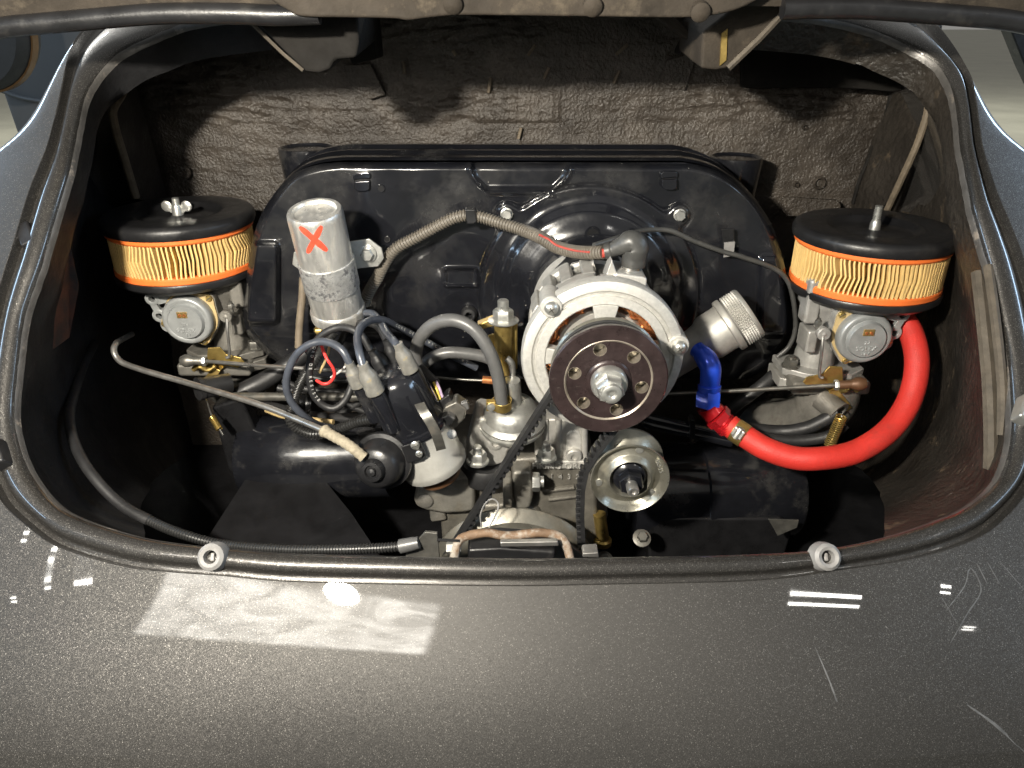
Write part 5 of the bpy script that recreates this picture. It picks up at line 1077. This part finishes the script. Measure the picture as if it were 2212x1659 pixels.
m = MB(); m.lathe(so-nn.cross(Y3).normalized()*.006, nn.cross(Y3), [(.0045, 0), (.0045, .010), (.0035, .012), (0, .012)], 16); m.build('clamp_screw', M['zinc'], hc)
m = MB(); m.box(so, nn.cross(Y3).normalized(), nn, nn.cross(nn.cross(Y3)).normalized(), .010, .012, .006); m.build('clamp_block', M['zinc'], hc, .001)
o = D(1936, 668, .752); m = MB(); m.ring(o, HP[-1]-HP[-12], [(kk*1.0, -.005), (kk*1.07, -.005), (kk*1.07, .005), (kk*1.0, .005)], 36); hc = m.build('hose_clamp', M['brass'], rh)
m = MB(); so = D(1938, 657, .735); m.lathe(so-X3*.012-Z3*.003, X3+Z3*.25, [(.0045, 0), (.0045, .018), (.005, .019), (.005, .023), (0, .023)], 16); m.build('clamp_screw', M['steel'], hc)

# ================================================================ belt, idler, crank pulley
YB = .598
Ac, Cc = Vector((AX, 0, AZ)), Vector((.002, 0, CZ-.536)); ra, rc_ = .0475, .084
L = []
for a in np.linspace(-55, 197, 40): L.append((Ac.x+ra*math.cos(math.radians(a)), Ac.z+ra*math.sin(math.radians(a))))
for a in np.linspace(160, 372, 40): L.append((Cc.x+rc_*math.cos(math.radians(a)), Cc.z+rc_*math.sin(math.radians(a))))
L += [(.0735, CZ-.478), (.0705, CZ-.44), (.0700, CZ-.41), (.0725, CZ-.390), (.083, CZ-.368)]
LP = resample([Vector((x, YB, z)) for x, z in L+[L[0]]], .0035)[:-1]
belt = thing('drive_belt', 'black toothed belt between alternator and crank pulleys', 'belt', Vector((0, YB, CZ-.40)))
nL = len(LP); cenb = Vector((.05, YB, CZ-.40)); vs = []; nor = []
for i in range(nL):
    td = (LP[(i+1) % nL]-LP[i-1]).normalized(); nn = Vector((td.z, 0, -td.x)); nor.append(nn)
    for (o_, y_) in ((0, -.0058), (0, .0058), (-.004, .0056), (-.004, -.0056)): vs.append(LP[i]+nn*o_+Vector((0, y_, 0)))
fs = []
for i in range(nL):
    for k in range(4): fs.append((4*i+k, 4*((i+1) % nL)+k, 4*((i+1) % nL)+(k+1) % 4, 4*i+(k+1) % 4))
m = MB(); m.add(vs, fs); m.build('band', M['black_rubber'], belt)
m = MB()
for i in range(0, nL, 2):
    td = (LP[(i+1) % nL]-LP[i-1]).normalized(); m.box(LP[i]-nor[i]*.0058, td, Y3, nor[i], .0036, .0100, .0042)
tt = m.build('teeth', M['black_rubber'], belt, .0005); tt['kind'] = 'stuff'
# flip check: teeth must lie inside the loop
idl = thing('idler_pulley', 'zinc idler pulley with black centre nut right of the belt', 'pulley', D(1361, 1120, .60))
o = D(1361, 1035, .585); Ri = 85.4*px2m(1361, 1035, .585); n = Vector((.0, -1, .0)).normalized()
m = MB(); m.lathe(o, n, [(Ri*.6, -.034), (Ri*.97, -.0345), (Ri*1.0, -.032), (Ri*.99, -.030), (Ri*.66, -.024), (Ri*.58, -.018), (Ri*.62, -.011), (Ri*.97, -.003), (Ri*1.0, -.001), (Ri*.99, .001), (Ri*.95, 0), (Ri*.90, -.004), (Ri*.80, -.0065), (Ri*.66, -.005), (Ri*.62, -.004), (Ri*.57, .000), (Ri*.52, .001), (Ri*.48, -.001), (Ri*.44, -.008), (Ri*.2, -.009)], 72); m.build('sheave', M['zinc_dull'], idl)
for a in (75, 195, 320):
    a = math.radians(a); m = MB(); m.lathe(o+Vector((math.cos(a)*Ri*.80, .006, math.sin(a)*Ri*.80)), NY, [(.0038, 0), (.0036, .0010), (0, .0012)], 16); m.build('spot_weld', M['zinc'], idl)
text('stamped_number', '263-15', o+Vector((Ri*.74, .0052, Ri*.30)), Vector((.35, 0, -.94)), Vector((.94, 0, .35)), NY, .0058, .0004, M['zinc'], idl)
m = MB(); m.lathe(o, n, [(Ri*.42, -.009), (Ri*.42, -.002), (Ri*.36, 0), (Ri*.30, .001)], 40); m.hexa(o, n, Ri*.34, .010, (.3, 0, 1)); m.build('centre_nut', M['black_gloss'], idl)
m = MB(); m.lathe(o+n*.010, n, [(Ri*.15, 0), (Ri*.15, .010), (Ri*.12, .012), (Ri*.07, .012), (Ri*.06, .010), (0, .010)], 24); m.build('stud', M['steel'], idl)
crk = thing('crank_pulley', 'steel crank pulley with timing marks behind the rusty latch bow', 'pulley', Vector((.002, .58, CZ-.62)))
m = MB(); c = Vector((.002, 0, CZ-.536)); m.lathe(c, NY, [(.055, -.618), (.082, -.618), (.0895, -.617), (.090, -.6145), (.0885, -.6125), (.080, -.604), (.080, -.592), (.0885, -.584), (.090, -.582), (.0895, -.579), (.086, -.578), (.080, -.580), (.070, -.582), (.04, -.582)], 96); m.build('sheave', M['worn_steel'], crk)
m = MB()
for i in range(30):
    a = math.radians(60+i*2.2); l = .007 if i % 5 == 0 else .0045; d = Vector((math.cos(a), 0, math.sin(a))); t_ = Vector((-math.sin(a), 0, math.cos(a)))
    m.box(Vector((c.x, .5806, c.z))+d*(.0785-l/2), t_, Y3, d, .0007, .0008, l)
m.build('timing_marks', M['bay_black'], crk)
m = MB(); m.hexa(Vector((c.x, .58, c.z)), NY, .018, .014); m.build('centre_bolt', M['steel_dark'], crk)
hose('loop_wire', 'thin frayed whitish wire loop above the crank pulley', L3((1040, 1138, .575), (1038, 1112, .575), (1048, 1088, .575), (1062, 1078, .575), (1074, 1084, .575), (1076, 1098, .572), (1068, 1118, .57), (1056, 1140, .565)), .0008, M['buffer'], cat_='wire')
# lid latch
lat = thing('lid_latch', 'rusty bent latch bow just above the rear gutter', 'latch', D(1106, 1200, .50))
P_ = resample(cat(L3((980, 1215, .495), (984, 1190, .495), (990, 1170, .50), (1008, 1158, .505), (1053, 1151, .505), (1081, 1156, .505), (1110, 1157, .505), (1137, 1153, .505), (1170, 1151, .505), (1205, 1157, .505), (1222, 1175, .50), (1230, 1200, .495), (1234, 1218, .495)), 8), .002)
m = MB(); m.tube(P_, [.0038*(1+.12*noise.noise(Vector((i*.2, 0, 0)))) for i in range(len(P_))], 14); m.build('bow', M['rust'], lat)
m = MB(); m.prism(LY(.49, (1080, 1172), (1205, 1170), (1207, 1180), (1082, 1182)), (0, .005, 0)); m.build('striker_bar', M['steel'], lat, .001)
m = MB(); m.prism(LY(.50, (1010, 1188), (1080, 1184), (1200, 1192), (1200, 1215), (1010, 1215)), (0, .03, 0)); m.build('lock_case', M['black_satin'], lat, .003)
m = MB(); m.hexa(D(965, 1182, .50), X3, .006, .012); m.build('bolt', M['zinc'], lat)
m = MB(); m.prism(LY(.478, (1260, 1196), (1292, 1194), (1294, 1204), (1258, 1204)), (0, .012, 0)); m.build('tab', M['steel'], lat, .0008)
br_ = thing('cable_bracket', 'dark steel bracket holding the spring cable end', 'bracket', D(920, 1195, .50))
m = MB(); m.prism(LY(.498, (875, 1205), (885, 1186), (918, 1150), (944, 1152), (946, 1168), (950, 1206)), (0, .003, 0)); m.build('plate', M['steel_dark'], br_, .0006)
m = MB(); m.tube(LY(.497, (944, 1166), (992, 1168)), .0012, 8); m.build('inner_wire', M['black_satin'], br_)
P_ = cat(L3((205, 740, .80), (180, 790, .74), (160, 850, .68), (150, 900, .63), (160, 955, .59), (195, 1020, .56), (258, 1087, .54), (335, 1130, .525), (400, 1156, .515), (480, 1176, .51), (600, 1186, .50), (720, 1187, .495), (820, 1184, .495), (868, 1180, .496)), 12)
sc_ = thing('spring_cable', 'black spring sheathed cable curving along the left and bottom of the bay', 'cable', P_[80])
n1 = int(len(P_)*.52); m = MB(); m.tube(resample(P_[:n1+2], .004), .0048, 12); m.build('rubber_sleeve', M['black_rubber'], sc_)
m = MB(); m.ctube(P_[n1:], .0041, .0026, .10, 12); m.build('spring_sheath', M['conduit_black'], sc_)
m = MB(); a_, b_ = D(862, 1181, .496), D(905, 1172, .496); m.lathe(a_, b_-a_, [(.0045, 0), (.0062, .001), (.0058, .012), (.005, (b_-a_).length)], 20); m.build('end_sleeve', M['grey_rubber'], sc_)
